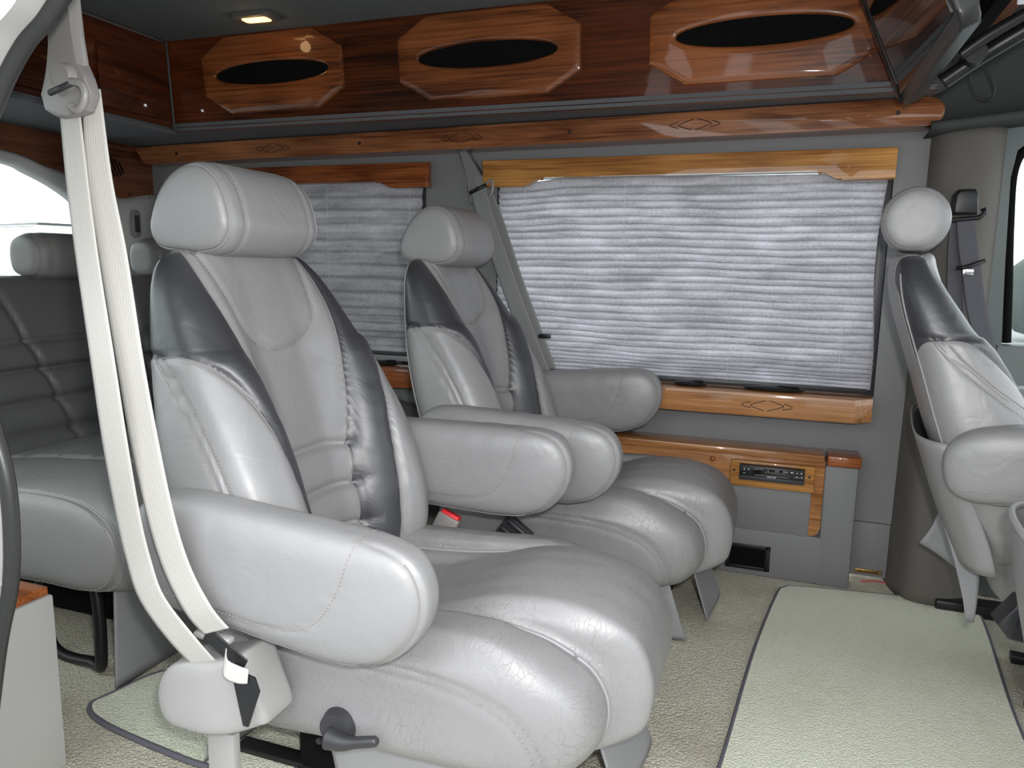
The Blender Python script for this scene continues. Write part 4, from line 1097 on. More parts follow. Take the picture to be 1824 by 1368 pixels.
        q = [P-PV for P in contour(Va, Fa, np.abs(Va[:, 1])-0.028, lambda p: p[0] > -0.36 and (p[2] < 0.50 or p[0] > 0.075), N, 0.0004)]
        tubes('armrest_piping', [smp(P) for P in q], 0.0017, 'thread_dark', arm, 5)

    # ---- side seam lower cover between cushion and back, base, skirts, knob
    bm = bmesh.new()
    add_box(bm, (-0.26, -0.15, 0.02), (0.24, 0.15, 0.18), 0.01); add_box(bm, (-0.33, -0.16, 0.155), (0.26, 0.16, 0.185), 0.005)
    bmobj('swivel_base', bm, 'blackrough', root)
    for sy in (-0.125, 0.125): box('floor_rail', (-0.42, sy-0.018, 0.0), (0.22, sy+0.018, 0.022), 'black', root, 0.003)
    def skirt(name, pts_top, pts_bot, lab=None):
        T = spline(pts_top, 24); B = spline(pts_bot, 24); k = min(len(T), len(B)); T, B = T[:k], B[:k]; rows = []
        for s in np.linspace(0, 1, 12):
            R_ = T*(1-s)+B*s; R_ = R_.copy(); R_[:, 1] += 0.003*np.sin(np.arange(k)*0.7+s*4)*s
            rows.append(R_)
        o = surf(name, rows, 'skirt', root, 0.0035); return o
    skirt('side_skirt', [(-0.15, -0.215, 0.18), (0.05, -0.215, 0.18), (0.27, -0.205, 0.185)], [(-0.14, -0.185, 0.012), (0.08, -0.18, 0.010), (0.315, -0.160, 0.012)])
    skirt('side_skirt', [(-0.15, 0.215, 0.18), (0.05, 0.215, 0.18), (0.27, 0.205, 0.185)], [(-0.14, 0.19, 0.012), (0.08, 0.20, 0.010), (0.26, 0.215, 0.012)])
    skirt('front_skirt', [(0.285, 0.215, 0.20), (0.31, 0.16, 0.20), (0.315, 0.02, 0.20), (0.31, -0.075, 0.20)], [(0.335, 0.235, 0.010), (0.375, 0.20, 0.008), (0.365, 0.05, 0.012), (0.36, -0.055, 0.03)])
    skirt('rear_skirt', [(-0.37, -0.205, 0.18), (-0.37, -0.10, 0.18), (-0.37, 0.20, 0.18)], [(-0.45, -0.195, 0.012), (-0.43, -0.08, 0.012), (-0.43, 0.20, 0.012)])
    # recline knob with lever on the near side
    kn = bmesh.new()
    bmesh.ops.create_cone(kn, cap_ends=True, segments=36, radius1=0.033, radius2=0.028, depth=0.020, matrix=Matrix.Translation((-0.083, -0.281, 0.228)) @ Matrix.Rotation(PI/2, 4, 'X'))
    k = bmobj('recline_knob', kn, 'greyknob', root)
    lv = spline([(-0.090, -0.294, 0.216), (-0.06, -0.297, 0.216), (-0.02, -0.296, 0.226), (0.002, -0.294, 0.232)], 24)
    tube('recline_lever', lv, list(np.interp(np.linspace(0, 1, len(lv)), [0, 0.25, 0.5, 0.9, 1], [0.020, 0.016, 0.010, 0.009, 0.005])), 'greyknob', root, 14)
    bm = bmesh.new(); bmesh.ops.create_cone(bm, cap_ends=True, segments=12, radius1=0.005, radius2=0.005, depth=0.004, matrix=Matrix.Translation((-0.097, -0.314, 0.220)) @ Matrix.Rotation(PI/2, 4, 'X'))
    bmobj('knob_screw', bm, 'black', k)
    return root
chA = build_chair()
def arms(root, near, far):
    ks = [c for c in KIDS(root) if c.name.startswith('armrest')]
    for c in ks: c.rotation_euler = (0, math.radians(near if c.location.y < 0 else far), 0)
chB = copy_tree(chA); chD = copy_tree(chA, skip=('backrest', 'shoulder_bolster', 'rear_skirt', 'headrest')); chP = copy_tree(chA)
def place(r, x, y, z, rz, lab, near, far):
    r.location = (x, y, z); r.rotation_euler = (0, 0, math.radians(rz)); tag(r, lab, 'chair', 'grey leather captain chairs'); arms(r, near, far)
place(chA, -0.575, 1.275, 0.0, 0, 'nearest grey leather captain chair, light belts hanging down beside it', 3.0, -2.5)
place(chB, -0.50, 2.10, 0.0, 0, 'grey leather captain chair standing against the far wall before the windows', 1.0, -7.0)
place(chD, 0.787, 2.03, 0.0, -7, 'driver seat seen from behind at the right edge, dark shoulder patch', -8.0, -4.0)
place(chP, 0.906, 1.20, 0.0, 0, 'front passenger seat of which only a rounded grey edge shows at lower right', 0, 0)

for c in KIDS(chA):
    if c.name.startswith('headrest'): c.location.z += 0.010; c.location.x -= 0.008
    if c.name.startswith('armrest') and c.location.y > 0: c.location.x += 0.035
for c in KIDS(chB):
    if c.name.startswith('headrest'): c.location.z -= 0.003; c.location.x += 0.008
    if c.name.startswith('armrest'): c.location.x += 0.035; c.location.z += 0.012
def pocket(root, bulge, z0, z1, rim=False):
    zs = np.linspace(z0, z1, 16); rows = []
    for z in zs:
        xr_ = float(smooth_i(z, ZF, XR)); q = (z-z0)/(z1-z0); o_ = bulge*(1-0.30*q**2)*float(sm(q, -0.35, 0.35))
        rows.append(spline([(xr_+0.05, -0.285, z), (xr_+0.012, -0.272, z), (xr_-o_*0.75, -0.20, z), (xr_-o_, 0, z+0.0), (xr_-o_*0.75, 0.20, z), (xr_+0.012, 0.272, z), (xr_+0.05, 0.285, z)], 30))
    o = surf('map_pocket', rows, 'leather', root, 0.004)
    if rim: tube('pocket_rim', rows[-1], 0.006, 'piping', o)
    return o
pocket(chP, 0.12, 0.30, 0.62, True)
for c in KIDS(chP):
    if c.name.startswith('headrest'): c.location.x += 0.07
XR_, XFb_, REC_, XSV_, XSZ_ = XR, XFb, REC, XS_V, XS_Z
XR = [-0.330, -0.352, -0.385, -0.417, -0.446, -0.470, -0.493, -0.518, -0.538, -0.550, -0.555]
XFb = [-0.10, -0.115, -0.140, -0.170, -0.203, -0.243, -0.288, -0.335, -0.375, -0.410, -0.445]
REC = [0.13, 0.125, 0.125, 0.125, 0.119, 0.108, 0.094, 0.071, 0.050, 0.029, 0.009]
XS_Z = [0.34, 0.50, 0.60, 0.709, 0.762, 0.819, 0.870]; XS_V = [-0.10, -0.14, -0.185, -0.263, -0.335, -0.404, -0.453]
build_back(chD, 0.027)
pocket(chD, 0.036, 0.36, 0.64)
XR, XFb, REC, XS_V, XS_Z = XR_, XFb_, REC_, XSV_, XSZ_
for c in KIDS(chD):
    b_ = c.name.split('.')[0]; T = Matrix.Translation
    if b_ == 'seat_cushion': c.location.x += 0.11; c.location.z += 0.10
    if b_ == 'armrest': c.location.z += 0.085; c.location.x += 0.03; c.scale = (1, 1, 0.80)
    if b_ == 'floor_rail': c.location.x += 0.24
    if b_ == 'swivel_base': c.location.x += 0.16; c.scale = (1, 1, 1.5)
    if b_ in ('side_skirt', 'front_skirt'): c.location.x += 0.14; c.location.z += 0.10
    if b_ == 'headrest_post': c.location.x -= 0.04
def sheet(name, quad, mat, parent, th=0.003):
    a, b, c_, d = [np.array(p, float) for p in quad]; rows = []
    for s_ in np.linspace(0, 1, 10):
        l = a*(1-s_)+d*s_; r = b*(1-s_)+c_*s_; row = [l*(1-t)+r*t+np.array([0.004*math.sin(5*t+3*s_), 0.004*math.sin(4*s_+2*t), 0]) for t in np.linspace(0, 1, 10)]; rows.append(row)
    return surf(name, rows, mat, parent, th)
hc = [(0.073*math.cos(a)*(1.0 if math.sin(a) > -0.4 else 1.0), max(0.076*math.sin(a), -0.066+0.006*math.cos(2*a))) for a in np.linspace(0, 2*PI, 20, endpoint=False)]
Vh, Fh, Sh, rf = pillow(hc, (0, 0), 0.120, 8.0, 110, 60, 9)
N = normals(Vh, Fh)
if (Vh*N).sum() < 0: N = -N
Vh = Vh+N*(-0.004*g(Sh-0.90, 0.02)*(np.abs(Vh[:, 1]) > 0.09)+0.004*(1-Sh)*(1-sm(Sh, 0.8, 0.95)))[:, None]
hr = mesh('headrest', Vh, Fh, 'leather', chD); hr.location = (-0.503, -0.03, 1.122)
N = normals(Vh, Fh)
if (Vh*N).sum() < 0: N = -N
tubes('face_piping', contour(Vh, Fh, Sh-0.90, lambda p: abs(p[1]) > 0.09, N, 0.0005), 0.0018, 'piping', hr, 6)
sheet('rear_skirt', [(-0.385, -0.19, 0.43), (-0.30, -0.17, 0.40), (-0.308, -0.169, 0.205), (-0.318, -0.172, 0.205)], 'skirt', chD)
sheet('rear_skirt', [(-0.415, 0.12, 0.282), (-0.361, 0.127, 0.40), (-0.300, 0.131, 0.36), (-0.310, 0.131, 0.215)], 'skirt', chD)

# ---- buckles
def buckle(loc, rz, lab, par_rot):
    e = empty('seat_belt_buckle', loc, lab, 'seat belt buckle'); e.rotation_euler = par_rot
    bm = bmesh.new(); add_box(bm, (-0.030, -0.015, -0.045), (0.030, 0.015, 0.028), 0.006, 3); bmobj('buckle_housing', bm, 'buckle', e)
    bm = bmesh.new(); add_box(bm, (-0.025, -0.0125, 0.020), (0.025, 0.0125, 0.036), 0.005, 3); bmobj('release_button', bm, 'red', e)
    bm = bmesh.new(); add_box(bm, (-0.012, -0.004, -0.24), (0.012, 0.004, -0.04), 0.003, 2); bmobj('stalk', bm, 'black', e)
buckle((-0.738, 1.600, 0.372), 0, 'grey seat belt buckle with red release button beside the nearest chair', (math.radians(-14), math.radians(22), 0))
# bellows boot on far chair's near side
e = empty('buckle_boot', (-0.66, 1.80, 0.26), 'grey ribbed plastic belt boot between the two captain chairs', 'belt boot')
e.rotation_euler = (0, math.radians(35), 0)
bm = bmesh.new()
for k in range(5): add_box(bm, (-0.050+k*0.004, -0.016, -0.05+k*0.028), (0.050-k*0.004, 0.016, -0.033+k*0.028), 0.007, 3)
bmobj('ribs', bm, 'greyknob', e)
box('boot_core', (-0.042, -0.011, -0.22), (0.042, 0.011, 0.085), 'greyknob', e, 0.004)

# ================================================================== REAR BENCH
bn = empty('rear_bench_seat', (-1.6, 1.84, 0.0), 'grey leather rear bench seat with pleated back behind the nearest chair', 'bench seat')
def build_bench():
    # local: x fwd, y across; origin at (-1.6,1.95)
    cc = [(-0.42, 0.44), (-0.25, 0.49), (0.0, 0.515), (0.18, 0.520), (0.30, 0.500), (0.375, 0.445), (0.395, 0.375), (0.375, 0.310), (0.32, 0.272), (0.15, 0.262), (-0.2, 0.262), (-0.42, 0.27)]
    hw = 0.72
    V, Fc, S, rf = pillow(cc, (0.0, 0.385), hw, 7.5, 120, 260, 11)
    N = normals(V, Fc)
    if ((V-np.array([0, 0, .385]))*N).sum() < 0: N = -N
    x, y, z = V.T
    top = sm(z, 0.40, 0.47)
    d = -0.008*g(np.sin(0), 1)*0
    dd = np.zeros(len(V))
    for yy in (-0.49, -0.09, 0.13, 0.50): dd -= 0.012*g(y-yy, 0.010)*sm(z, 0.30, 0.34)
    for xx in (-0.24, -0.12, 0.0, 0.10): dd -= 0.007*g(x-xx-0.0*y, 0.007)*top*(np.abs(y+0.29) < 0.2)
    dd -= 0.006*g(S-0.80, 0.012)*(np.abs(y) > hw*0.7)
    dd += 0.003*noise3(V, 30, 31)+0.006*(S < 0.8)*(1-S)
    V = V+N*dd[:, None]
    cu = mesh('seat_cushion', V, Fc, 'bench', bn)
    dp = []
    for sv in (0.775, 0.825): dp += contour(V, Fc, S-sv, lambda p: p[2] > 0.28 and p[0] > -0.3 and p[1] < 0, N, 0.0008)
    tubes('cushion_stitching', dashes(dp, 0.005, 0.003), 0.0011, 'thread', cu, 4)
    # backrest
    bc = [(-0.40, 0.40), (-0.385, 0.46), (-0.40, 0.60), (-0.44, 0.78), (-0.485, 0.90), (-0.53, 0.945), (-0.59, 0.94), (-0.62, 0.88), (-0.60, 0.70), (-0.57, 0.40)]
    V, Fc, S, rf = pillow(bc, (-0.50, 0.67), 0.72, 8, 140, 260, 9)
    N = normals(V, Fc)
    if ((V-np.array([-.5, 0, .67]))*N).sum() < 0: N = -N
    x, y, z = V.T; fr = sm(N[:, 0], 0.1, 0.5)
    dd = np.zeros(len(V))
    for k, zs in enumerate((0.50, 0.595, 0.685)): dd -= 0.012*g(z-zs, 0.007)*fr
    low = (z < 0.77)
    dd -= 0.010*g(z-0.765, 0.008)*fr
    lowm = sm(z, 0.42, 0.46)*(1-sm(z, 0.75, 0.78)); dd += 0.010*fr*lowm*np.abs(np.sin((z-0.50)/0.0883*PI))
    for c in (-0.51, 0.31):      # two seating positions, vertical curving seams
        for sgn in (-1, 1):
            w_ = I(z, [0.42, 0.6, 0.77, 0.95], [0.335, 0.27, 0.215, 0.165])
            dd -= 0.012*g((y-c)-sgn*w_, 0.008)*fr*(1 if True else 0)
    dd -= 0.015*g(y-0.11, 0.012)*fr
    dd += 0.0025*noise3(V, 28, 33)
    V = V+N*dd[:, None]
    mesh('bench_backrest', V, Fc, 'bench_back', bn)
    # headrests
    hc = [(0.07, 0.0), (0.062, 0.04), (0.03, 0.068), (-0.02, 0.072), (-0.062, 0.05), (-0.072, 0.0), (-0.06, -0.05), (-0.02, -0.068), (0.03, -0.066), (0.06, -0.045)]
    for yy in (-0.060, 0.385):
        V, Fc, S, rf = pillow(hc, (0, 0), 0.145, 6, 90, 50, 9)
        N = normals(V, Fc)
        if (V*N).sum() < 0: N = -N
        dd = -0.004*g(np.abs(V[:, 1])-0.095, 0.004)*(S > 0.8)-0.004*g(S-0.88, 0.03)*(np.abs(V[:, 1]) > 0.1)
        V = V+N*dd[:, None]
        h = mesh('headrest', V, Fc, 'bench', bn); h.location = (-0.545, yy, 1.005)
    # lower frame, skirt flap
    box('lower_frame', (-0.45, -0.39, 0.02), (0.12, 0.66, 0.262), 'blackrough', bn, 0.01)
    bm = bmesh.new()
    for (a, b, c_, d_) in ((0.10, 0.13, 0.03, 0.26),): pass
    P = spline([(-0.05, -0.59, 0.27), (0.10, -0.59, 0.26), (0.115, -0.59, 0.05), (0.06, -0.57, 0.02), (-0.10, -0.55, 0.03), (-0.12, -0.55, 0.26)], 50)
    tube('support_bracket', P, 0.014, 'black', bn, 8)
    T = spline([(0.24, -0.65, 0.30), (0.235, -0.49, 0.27), (0.23, -0.19, 0.27)], 24); B = spline([(0.195, -0.625, 0.006), (0.195, -0.51, 0.006), (0.195, -0.17, 0.006)], 24)
    surf('skirt_flap', [T*(1-s)+B*s for s in np.linspace(0, 1, 10)], 'skirt', bn, 0.004)
build_bench()

# ================================================================== NEAR SIDE BOX
nb = empty('side_cabinet', (-1.45, 0.85, 0.0), 'light grey cabinet with reddish wooden top at the lower left corner', 'cabinet')
prism('cabinet_body', [(0.165, -0.12), (0.165, 0.135), (-0.2, 0.135), (-0.2, -0.12)], 0.0, 0.362, 2, 'lightplastic', nb, 0.004)
prism('wood_top', [(0.160, -0.12), (0.160, 0.130), (-0.2, 0.130), (-0.2, -0.12)], 0.362, 0.380, 2, 'wood_red', nb, 0.003)

# ================================================================== BELTS
def ribbon(name, ctrl, wdt, mat, parent, twist=None, thick=0.0014, n=90):
    """ctrl: list of (x,y,z, ax,ay,az) : centre and width direction"""
    C_ = spline(ctrl, n); V = []; uv = []; k = 9; s = 0
    for i, c in enumerate(C_):
        a = c[3:6]/np.linalg.norm(c[3:6])
        if i: s += np.linalg.norm(C_[i, :3]-C_[i-1, :3])
        for j in range(k):
            u = j/(k-1)-0.5; V.append(c[:3]+a*u*wdt*(c[6] if len(c) > 6 else 1)); uv.append((j/(k-1), s))
    Fc = [(i*k+j, i*k+j+1, (i+1)*k+j+1, (i+1)*k+j) for i in range(len(C_)-1) for j in range(k-1)]
    o = mesh(name, V, Fc, mat, parent, True, None, uv)
    md = o.modifiers.new('s', 'SOLIDIFY'); md.thickness = thick; md.offset = 0
    return o
sb = empty('seat_belt', (-1.0, 0.87, 0.0), 'light cream seat belt hanging in two straps beside the nearest chair', 'seat belt')
O = np.array([-1.0, 0.87, 0.0])
def rel(L, o=O): return [tuple(np.array(p[:3])-o)+tuple(p[3:]) for p in L]
A1 = (1, 0.15, 0.10)
ribbon('belt_strap', rel([(-1.001, 0.855, 1.240, 1, -0.1, .22, 0.92), (-0.999, 0.858, 1.120, 1, 0, .05, 0.92), (-0.992, 0.860, 1.005, 1, 0, 0, 0.96), (-0.956, 0.843, 0.856, 1, 0, 0, 1.02), (-0.947, 0.848, 0.721, 1, 0, 0, 1.08), (-0.941, 0.858, 0.603, 1, 0, .05, 1.07), (-0.931, 0.863, 0.532, 1, 0, .12, 1.1), (-0.911, 0.865, 0.471, 1, 0, .30, 1.12), (-0.870, 0.878, 0.406, 1, 0, .50, 1.1), (-0.838, 0.905, 0.345, 1, 0, .5, 1.0), (-0.826, 0.935, 0.318, 1, 0, .5, .95)]), 0.047, 'belt', sb)
ribbon('belt_strap', rel([(-0.975, 0.872, 1.245, .9, .3, .1, .6), (-0.974, 0.875, 1.121, 1, .2, 0, .90), (-0.962, 0.880, 1.005, 1, .1, 0, 1.1), (-0.924, 0.863, 0.855, 1, 0, 0, 1.15), (-0.907, 0.866, 0.721, 1, 0, 0, 1.22), (-0.886, 0.868, 0.608, 1, 0, .05, 1.2), (-0.863, 0.871, 0.527, 1, 0, .18, 1.2), (-0.829, 0.875, 0.462, 1, 0, .32, 1.2), (-0.807, 0.888, 0.423, 1, 0, .4, 1.15)]), 0.047, 'belt', sb)
# D-ring hanger (plastic arm hanging from the roof) and ring
hg = prism('belt_hanger', [(-0.008, 1.404), (0.036, 1.399), (0.031, 1.312), (0.036, 1.273), (0.055, 1.254), (0.062, 1.231), (0.049, 1.209), (0.018, 1.203), (-0.006, 1.202), (-0.027, 1.213), (-0.033, 1.234), (-0.024, 1.256), (-0.009, 1.274), (-0.009, 1.3)][::-1], 0.0, 0.022, 1, 'buckle', sb, 0.005, 3)
hg.location = (0.0, -0.035, 0.0)
tube('d_ring', spline([(a, -0.043, b) for a, b in [(0.04, 1.246), (0.058, 1.241), (0.064, 1.228), (0.058, 1.213), (0.046, 1.207), (0.036, 1.214)]], 40), 0.0055, 'buckle', sb, 10)
tube('ring_bar', [(-0.002, -0.043, 1.233), (0.046, -0.043, 1.245)], 0.0045, 'greyknob', sb, 8)
bm = bmesh.new(); bmesh.ops.create_cone(bm, cap_ends=True, segments=28, radius1=0.020, radius2=0.016, depth=0.012, matrix=Matrix.Translation((0.022, -0.040, 1.254)) @ Matrix.Rotation(PI/2, 4, 'X'))
bmobj('bolt_cover', bm, 'buckle', sb)
# tongue + latch plate
tg = bmesh.new()
add_box(tg, (-0.036, -0.008, -0.006), (0.036, 0.010, 0.006), 0.005, 3, Matrix.Translation((0.176, 0.030, 0.404)) @ Matrix.Rotation(math.radians(1), 4, 'Y'))
bmobj('belt_tongue_grip', tg, 'retractor', sb)
tg = bmesh.new()
add_box(tg, (-0.040, -0.0015, -0.012), (0.045, 0.0015, 0.014), 0.001, 1, Matrix.Translation((0.203, 0.022, 0.393)) @ Matrix.Rotation(math.radians(30), 4, 'Y'))
bmobj('steel_bracket', tg, 'black', sb)
prism('anchor_plate', [(0.222, 0.372), (0.268, 0.362), (0.276, 0.340), (0.252, 0.275), (0.242, 0.275)], 0.012, 0.016, 1, 'black', sb, 0.001)
ribbon('belt_end_loop', rel([(-0.785, 0.880, 0.388, 0, .3, 1, .6), (-0.775, 0.870, 0.376, 0, .3, 1, .6), (-0.755, 0.872, 0.369, 0, .2, 1, .6), (-0.742, 0.880, 0.364, 0, .2, 1, .5)]), 0.045, 'belt', sb, n=20)
# retractor cover
rtc = empty('belt_retractor', (-0.870, 0.928, 0.277), 'light grey plastic belt retractor cover bolted beside the nearest chair base', 'belt retractor')
def retr():
    prof = [(-0.068, -0.015), (-0.068, 0.020), (-0.050, 0.055), (-0.015, 0.075), (0.045, 0.088), (0.088, 0.103), (0.102, 0.099), (0.118, 0.05), (0.136, -0.004), (0.126, -0.016), (0.07, -0.038), (0.0, -0.045), (-0.05, -0.040)]
    V, Fc, S, rf = pillow(prof, (0.03, 0.020), 0.046, 7.0, 200, 80, 5)
    V[:, 1] += 0.018*sm(V[:, 0], 0.02, 0.14)
    return mesh('cover', V, Fc, 'retractor', rtc)
retr()
box('mounting_post', (0.0, -0.004, -0.275), (0.055, 0.014, -0.06), 'retractor', rtc, 0.003)

# far wall belt
ring = spline([(-0.030, 0, -0.006), (0.008, 0, 0.012), (0.034, 0, 0.028), (0.040, 0, 0.012), (0.034, 0, -0.020), (0.018, 0, -0.034), (0.006, 0, -0.030), (-0.002, 0, -0.012)], 50, True)
fb = empty('seat_belt', (-1.0, 2.56, 0.0), 'grey ribbed seat belt hung on the far wall between the two blinds', 'seat belt')
O2 = np.array([-1.0, 2.56, 0.0])
hg = prism('belt_hanger', [(-0.150, 1.43), (-0.115, 1.43), (-0.055, 1.32), (-0.020, 1.29), (-0.025, 1.235), (-0.060, 1.215), (-0.095, 1.225), (-0.105, 1.27), (-0.100, 1.32)], 0.0, 0.035, 1, 'vinyl', fb, 0.006, 3)
hg.location = (0.0, 0.004, 0.0)
tube('d_ring', [(np.array(p)*0.95)+np.array([-0.035, -0.012, 1.275]) for p in ring], 0.006, 'buckle', fb, 10, True)
tube('ring_bar', [(-0.085, -0.016, 1.258), (-0.020, -0.016, 1.285)], 0.007, 'black', fb, 10)
bm = bmesh.new(); bmesh.ops.create_cone(bm, cap_ends=True, segments=28, radius1=0.024, radius2=0.020, depth=0.012, matrix=Matrix.Translation((-0.050, -0.006, 1.300)) @ Matrix.Rotation(PI/2, 4, 'X'))
bmobj('bolt_cover', bm, 'buckle', fb)
ribbon('belt_strap', rel([(-1.050, 2.545, 1.268, 1, 0, .35, 1), (-1.028, 2.535, 1.20, 1, 0, .25, 1), (-0.955, 2.525, 1.02, 1, 0, .3, 1), (-0.875, 2.515, 0.83, 1, 0, .35, 1), (-0.80, 2.51, 0.66, 1, 0, .35, 1), (-0.785, 2.51, 0.63, 1, 0, .35, 1)], O2), 0.060, 'belt_grey', fb)
ribbon('belt_strap', rel([(-1.035, 2.56, 1.268, 1, 0, .35, .8), (-0.995, 2.56, 1.18, 1, 0, .3, .9), (-0.905, 2.54, 0.95, 1, 0, .35, 1), (-0.83, 2.53, 0.78, 1, 0, .35, 1), (-0.77, 2.53, 0.64, 1, 0, .35, 1)], O2), 0.060, 'belt_grey', fb)
box('belt_tongue', (0.195, -0.050, 0.752), (0.240, -0.035, 0.768), 'black', fb, 0.005)

# front pillar belt
pb = empty('seat_belt', (0.47, 2.52, 0.0), 'dark seat belt on the front pillar beside the driver seat', 'seat belt')
O3 = np.array([0.47, 2.52, 0.0])
prism('pivot_cover', [(-0.032, 1.170), (0.032, 1.170), (0.030, 1.225), (0.020, 1.240), (-0.020, 1.240), (-0.030, 1.225)], -0.03, 0.03, 1, 'black', pb, 0.008, 3)
tube('d_ring', [(-0.040, -0.030, 1.178), (-0.048, -0.030, 1.165), (-0.035, -0.030, 1.152), (0.035, -0.030, 1.160), (0.048, -0.030, 1.172), (0.042, -0.030, 1.186)], 0.0075, 'black', pb, 10)
ribbon('belt_strap', rel([(0.470, 2.488, 1.160, 1, 0, .03, .9), (0.483, 2.483, 1.08, 1, 0, .03, 1), (0.500, 2.478, 1.00, 1, 0, .05, 1), (0.520, 2.47, 0.90, 1, 0, .1, 1), (0.550, 2.46, 0.80, 1, 0, .1, 1), (0.6, 2.44, .6, 1, 0, .1, 1)], O3), 0.050, 'belt_dark', pb)
ribbon('belt_strap', rel([(0.452, 2.500, 1.160, 1, 0, .03, .8), (0.458, 2.500, 1.05, 1, 0, .03, .9), (0.470, 2.495, .9, 1, 0, .03, 1), (0.485, 2.49, 0.7, 1, 0, .1, 1)], O3), 0.046, 'belt_dark', pb)
tube('belt_tongue', [(-0.012, -0.050, 1.018), (0.010, -0.052, 1.020), (0.058, -0.048, 1.040)], 0.006, 'black', pb, 8)
box('tongue_plate', (0.005, -0.052, 0.998), (0.032, -0.048, 1.016), 'chrome', pb, 0.001)

# ================================================================== FLIP-DOWN MONITOR, HINGE, CORD
tv = empty('flip_down_monitor', (0.245, 2.2, 1.428), 'dark flip-down monitor screen hanging tilted at the upper right', 'monitor')
tv.rotation_euler = (0, math.radians(-24), 0)
# local: z up along the screen, y towards far wall, screen faces -x
prism('screen_frame', rrect(-0.33, 0.185, 0.68, 0.40, 0.03), 0.004, 0.040, 0, 'tvgrey', tv, 0.008, 3)
prism('screen', rrect(-0.33, 0.195, 0.64, 0.36, 0.006), 0.000, 0.006, 0, 'gloss', tv, 0.001, 1)
prism('side_bezel', [(-0.040, 0.04), (0.006, 0.0), (0.006, 0.38), (-0.040, 0.38)], -0.003, 0.012, 0, 'black', tv, 0.002)
sp = empty('overhead_speaker_box', (0.46, 1.9, 1.62), 'black ribbed overhead speaker housing behind the flip-down monitor', 'speaker')
prism('housing', [(-0.13, 0.16), (-0.115, 0.03), (-0.09, -0.06), (-0.06, -0.06), (-0.035, 0.16)], -0.55, 0.33, 1, 'blackrough', sp, 0.012)
bm = bmesh.new()
for k in range(16):
    a = k/15; add_box(bm, (-0.129+0.012*a, -0.5, 0.13-0.008*k), (-0.124+0.012*a, 0.32, 0.134-0.008*k))
bmobj('grille_ribs', bm, 'black', sp, smooth=False)
hn = empty('monitor_hinge_arm', (0.345, 1.95, 1.452), 'glossy black hinge arm and bracket beneath the monitor housing', 'hinge')
P = [(-0.05, 0.0, -0.035), (0.0, -0.01, 0.0), (0.05, -0.03, 0.03), (0.12, -0.05, 0.07)]
tube('arm', spline(P, 24), 0.017, 'black', hn, 12)
tube('arm_rail', spline([(-0.03, -0.06, 0.005), (0.02, -0.07, 0.04), (0.10, -0.08, 0.085)], 20), 0.012, 'black', hn, 10)
bm = bmesh.new(); bmesh.ops.create_cone(bm, cap_ends=True, segments=24, radius1=0.022, radius2=0.022, depth=0.05, matrix=Matrix.Translation((0.0, -0.03, 0.01)) @ Matrix.Rotation(PI/2, 4, 'X'))
bmobj('pivot', bm, 'black', hn)
box('white_tab', (0.055, -0.10, 0.085), (0.075, -0.095, 0.115), 'white', hn, 0.002)
tag(tube('cable_loop', spline([(0.44, 2.35, 1.72), (0.437, 2.35, 1.63), (0.443, 2.35, 1.56), (0.470, 2.36, 1.51), (0.484, 2.37, 1.478), (0.472, 2.37, 1.457), (0.445, 2.37, 1.468), (0.422, 2.36, 1.51), (0.412, 2.33, 1.545), (0.425, 2.30, 1.575)], 80), 0.0022, 'black'), 'thin black cable hanging in a loop against the dark headliner', 'cable')
wf = empty('wood_overhead_panel', (0.45, 2.2, 1.61), 'reddish wooden overhead panel corner at the top right above the cable', 'wood panel')
prism('panel', [(-0.02, 0.0), (0.012, 0.0), (0.06, 0.16), (0.02, 0.16)], -0.55, 0.05, 1, 'wood_red', wf, 0.006)

# driver side pedestal & lever parts at lower right
pd = empty('seat_adjuster', (0.500, 1.72, 0.315), 'dark grey seat adjuster knob housing under the driver seat', 'adjuster')
prism('housing', [(-0.045, -0.02), (-0.01, 0.035), (0.07, 0.045), (0.09, -0.03), (0.03, -0.055), (-0.02, -0.05)], -0.03, 0.03, 1, 'greyknob', pd, 0.008, 3)
bm = bmesh.new(); bmesh.ops.create_cone(bm, cap_ends=True, segments=28, radius1=0.024, radius2=0.022, depth=0.008, matrix=Matrix.Translation((0.012, -0.032, -0.012)) @ Matrix.Rotation(PI/2, 4, 'X'))
bmobj('round_cap', bm, 'greyknob', pd)
o = box('black_step_cover', (0.49, 2.42, 0.0), (0.75, 2.49, 0.038), 'black', None, 0.006); tag(o, 'black plastic cover strip at the foot of the front pillar', 'cover')

# ================================================================== MATS
def mat_obj(name, outline, label, zs=0.012, seed=1, bind=True):
    e = empty(name, (0, 0, 0), label, 'floor mat')
    P = spline([(a, b, 0) for a, b in outline], 200, True)[:, :2]
    bm = bmesh.new(); vs = [bm.verts.new((a, b, 0.002)) for a, b in P]; f = bm.faces.new(vs)
    r = bmesh.ops.extrude_face_region(bm, geom=[f]); top = [v for v in r['geom'] if isinstance(v, bmesh.types.BMVert)]
    for v in top: v.co.z = zs
    o = bmobj('pile', bm, 'mat', e, angle=50)
    if bind: tube('edge_binding', [(a, b, zs*0.55) for a, b in P], 0.0065, 'binding', e, 8, True)
    return e
mat_obj('floor_mat', [(0.04, 2.33), (0.065, 2.415), (0.12, 2.44), (0.35, 2.475), (0.58, 2.497), (0.605, 2.45), (0.60, 2.30), (0.565, 1.95), (0.550, 1.70), (0.53, 1.2), (0.50, 0.80), (0.25, 0.765), (-0.09, 0.78), (-0.105, 1.0), (-0.055, 1.45), (-0.01, 1.95)], 'sage green carpet mat with grey edging lying in the open aisle at right')
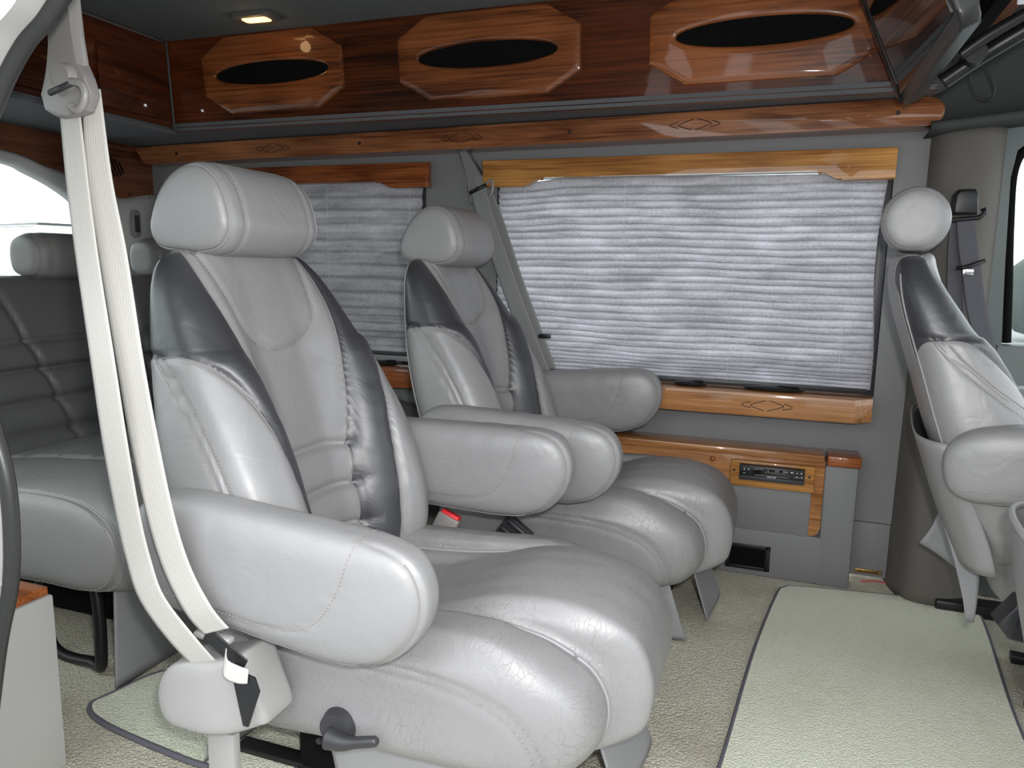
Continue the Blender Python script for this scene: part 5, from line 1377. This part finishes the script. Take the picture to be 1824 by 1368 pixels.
mat_obj('floor_mat', [(-1.40, 1.20), (-1.405, 1.145), (-1.32, 1.108), (-1.10, 1.080), (-1.0, 1.075), (-0.86, 1.07), (-0.85, 1.20), (-0.86, 1.50), (-0.90, 1.55), (-1.20, 1.42), (-1.36, 1.32)], 'small green grey carpet mat with grey edging behind the nearest chair', 0.010)

# ================================================================== OUTSIDE
o = box('ground', (-40, -30, -0.62), (40, 40, -0.60), 'asphalt'); tag(o, 'grey asphalt ground outside the van', 'ground', kind='structure')
def vanx(x, y, rz, lab):
    e = empty('parked_van', (x, y, -0.6), lab, 'van'); e.rotation_euler = (0, 0, rz)
    body = [(-2.4, 0.35), (-2.45, 1.0), (-2.3, 1.75), (-2.1, 2.0), (1.0, 2.0), (1.6, 1.35), (2.5, 1.15), (2.6, 0.4)]
    prism('body', body, -0.95, 0.95, 1, 'white_paint', e, 0.10, 4)
    prism('roof_rim', [(-2.12, 1.98), (-2.05, 2.03), (0.95, 2.03), (1.0, 1.98)], -0.85, 0.85, 1, 'greyknob', e, 0.01, 2)
    for wx in (-1.6, 1.7):
        for wy in (-0.9, 0.9):
            bm = bmesh.new(); bmesh.ops.create_cone(bm, cap_ends=True, segments=32, radius1=0.36, radius2=0.36, depth=0.24, matrix=Matrix.Translation((wx, wy, 0.36)) @ Matrix.Rotation(PI/2, 4, 'X'))
            bmobj('wheel', bm, 'black', e)
    prism('windscreen', [(1.05, 1.95), (1.62, 1.40), (1.63, 1.41), (1.07, 1.97)], -0.8, 0.8, 1, 'gloss', e)
vanx(-8.8, 8.95, math.radians(75), 'white van parked outside behind the rear window')
o = empty('building', (-20, 9, -0.6), 'pale building far outside the rear window', 'building')
box('facade', (-1, -9, 0), (1, 8, 2.1), 'facade', o); box('roof', (-1.3, -9.3, 2.1), (1.3, 8.3, 2.3), 'white', o)
o = empty('reflection_backdrop', (-0.5, -6.5, -0.6), 'unseen dark shed with pale posts standing outside opposite the open side door', 'backdrop')  # invented wall, added to darken and streak the glossy wood's reflections
box('backdrop_wall', (-11, -0.3, 0), (9, 0.0, 2.35), 'backdrop_dark', o); box('backdrop_cap', (-11.3, -1.5, 2.35), (9.3, 0.4, 2.45), 'backdrop_dark', o)
for k, xp in enumerate((-8.4, -6.9, -5.3, -4.1, -2.9, -1.6, -0.4, 0.9, 2.3, 3.3, 4.9)):
    box('backdrop_strip', (xp, 0.0, 0), (xp+(0.30, 0.75, 0.45)[k % 3], 0.12, 2.35), 'white_paint', o)
o = empty('tree_line', (14, 22, -0.6), 'dark distant tree line seen through the driver door window', 'trees')
bm = bmesh.new()
for k in range(26):
    bmesh.ops.create_icosphere(bm, subdivisions=2, radius=0.9+0.5*random.random(), matrix=Matrix.Translation((-8+k*0.7, random.uniform(-.4, .4), 0.9+0.35*random.random())))
bmobj('foliage', bm, 'treeline', o)
o = empty('roadside_box', (5.2, 9.0, -0.6), 'pale grey utility box outside the driver door window', 'utility box')
box('cabinet', (-1.5, -0.3, 0.0), (2.5, 0.3, 1.22), 'facade', o, 0.03); box('lid', (-1.52, -0.32, 1.22), (2.52, 0.32, 1.27), 'white', o, 0.01)

# ================================================================== GROUPS OF LIKE THINGS
GR = {'window_valance': 'wooden valances over the blinds', 'window_sill': 'wooden sills under the blinds', 'pleated_blind': 'grey pleated blinds', 'seat_belt': 'seat belts hanging in the van',
      'blind_catch': 'black catches on the window sills', 'floor_mat': 'green carpet mats', 'overhead_cabinet': 'glossy cherry overhead cabinets'}
for o in list(bpy.data.objects):
    if o.parent is None and o.name.split('.')[0] in GR: o['group'] = GR[o.name.split('.')[0]]
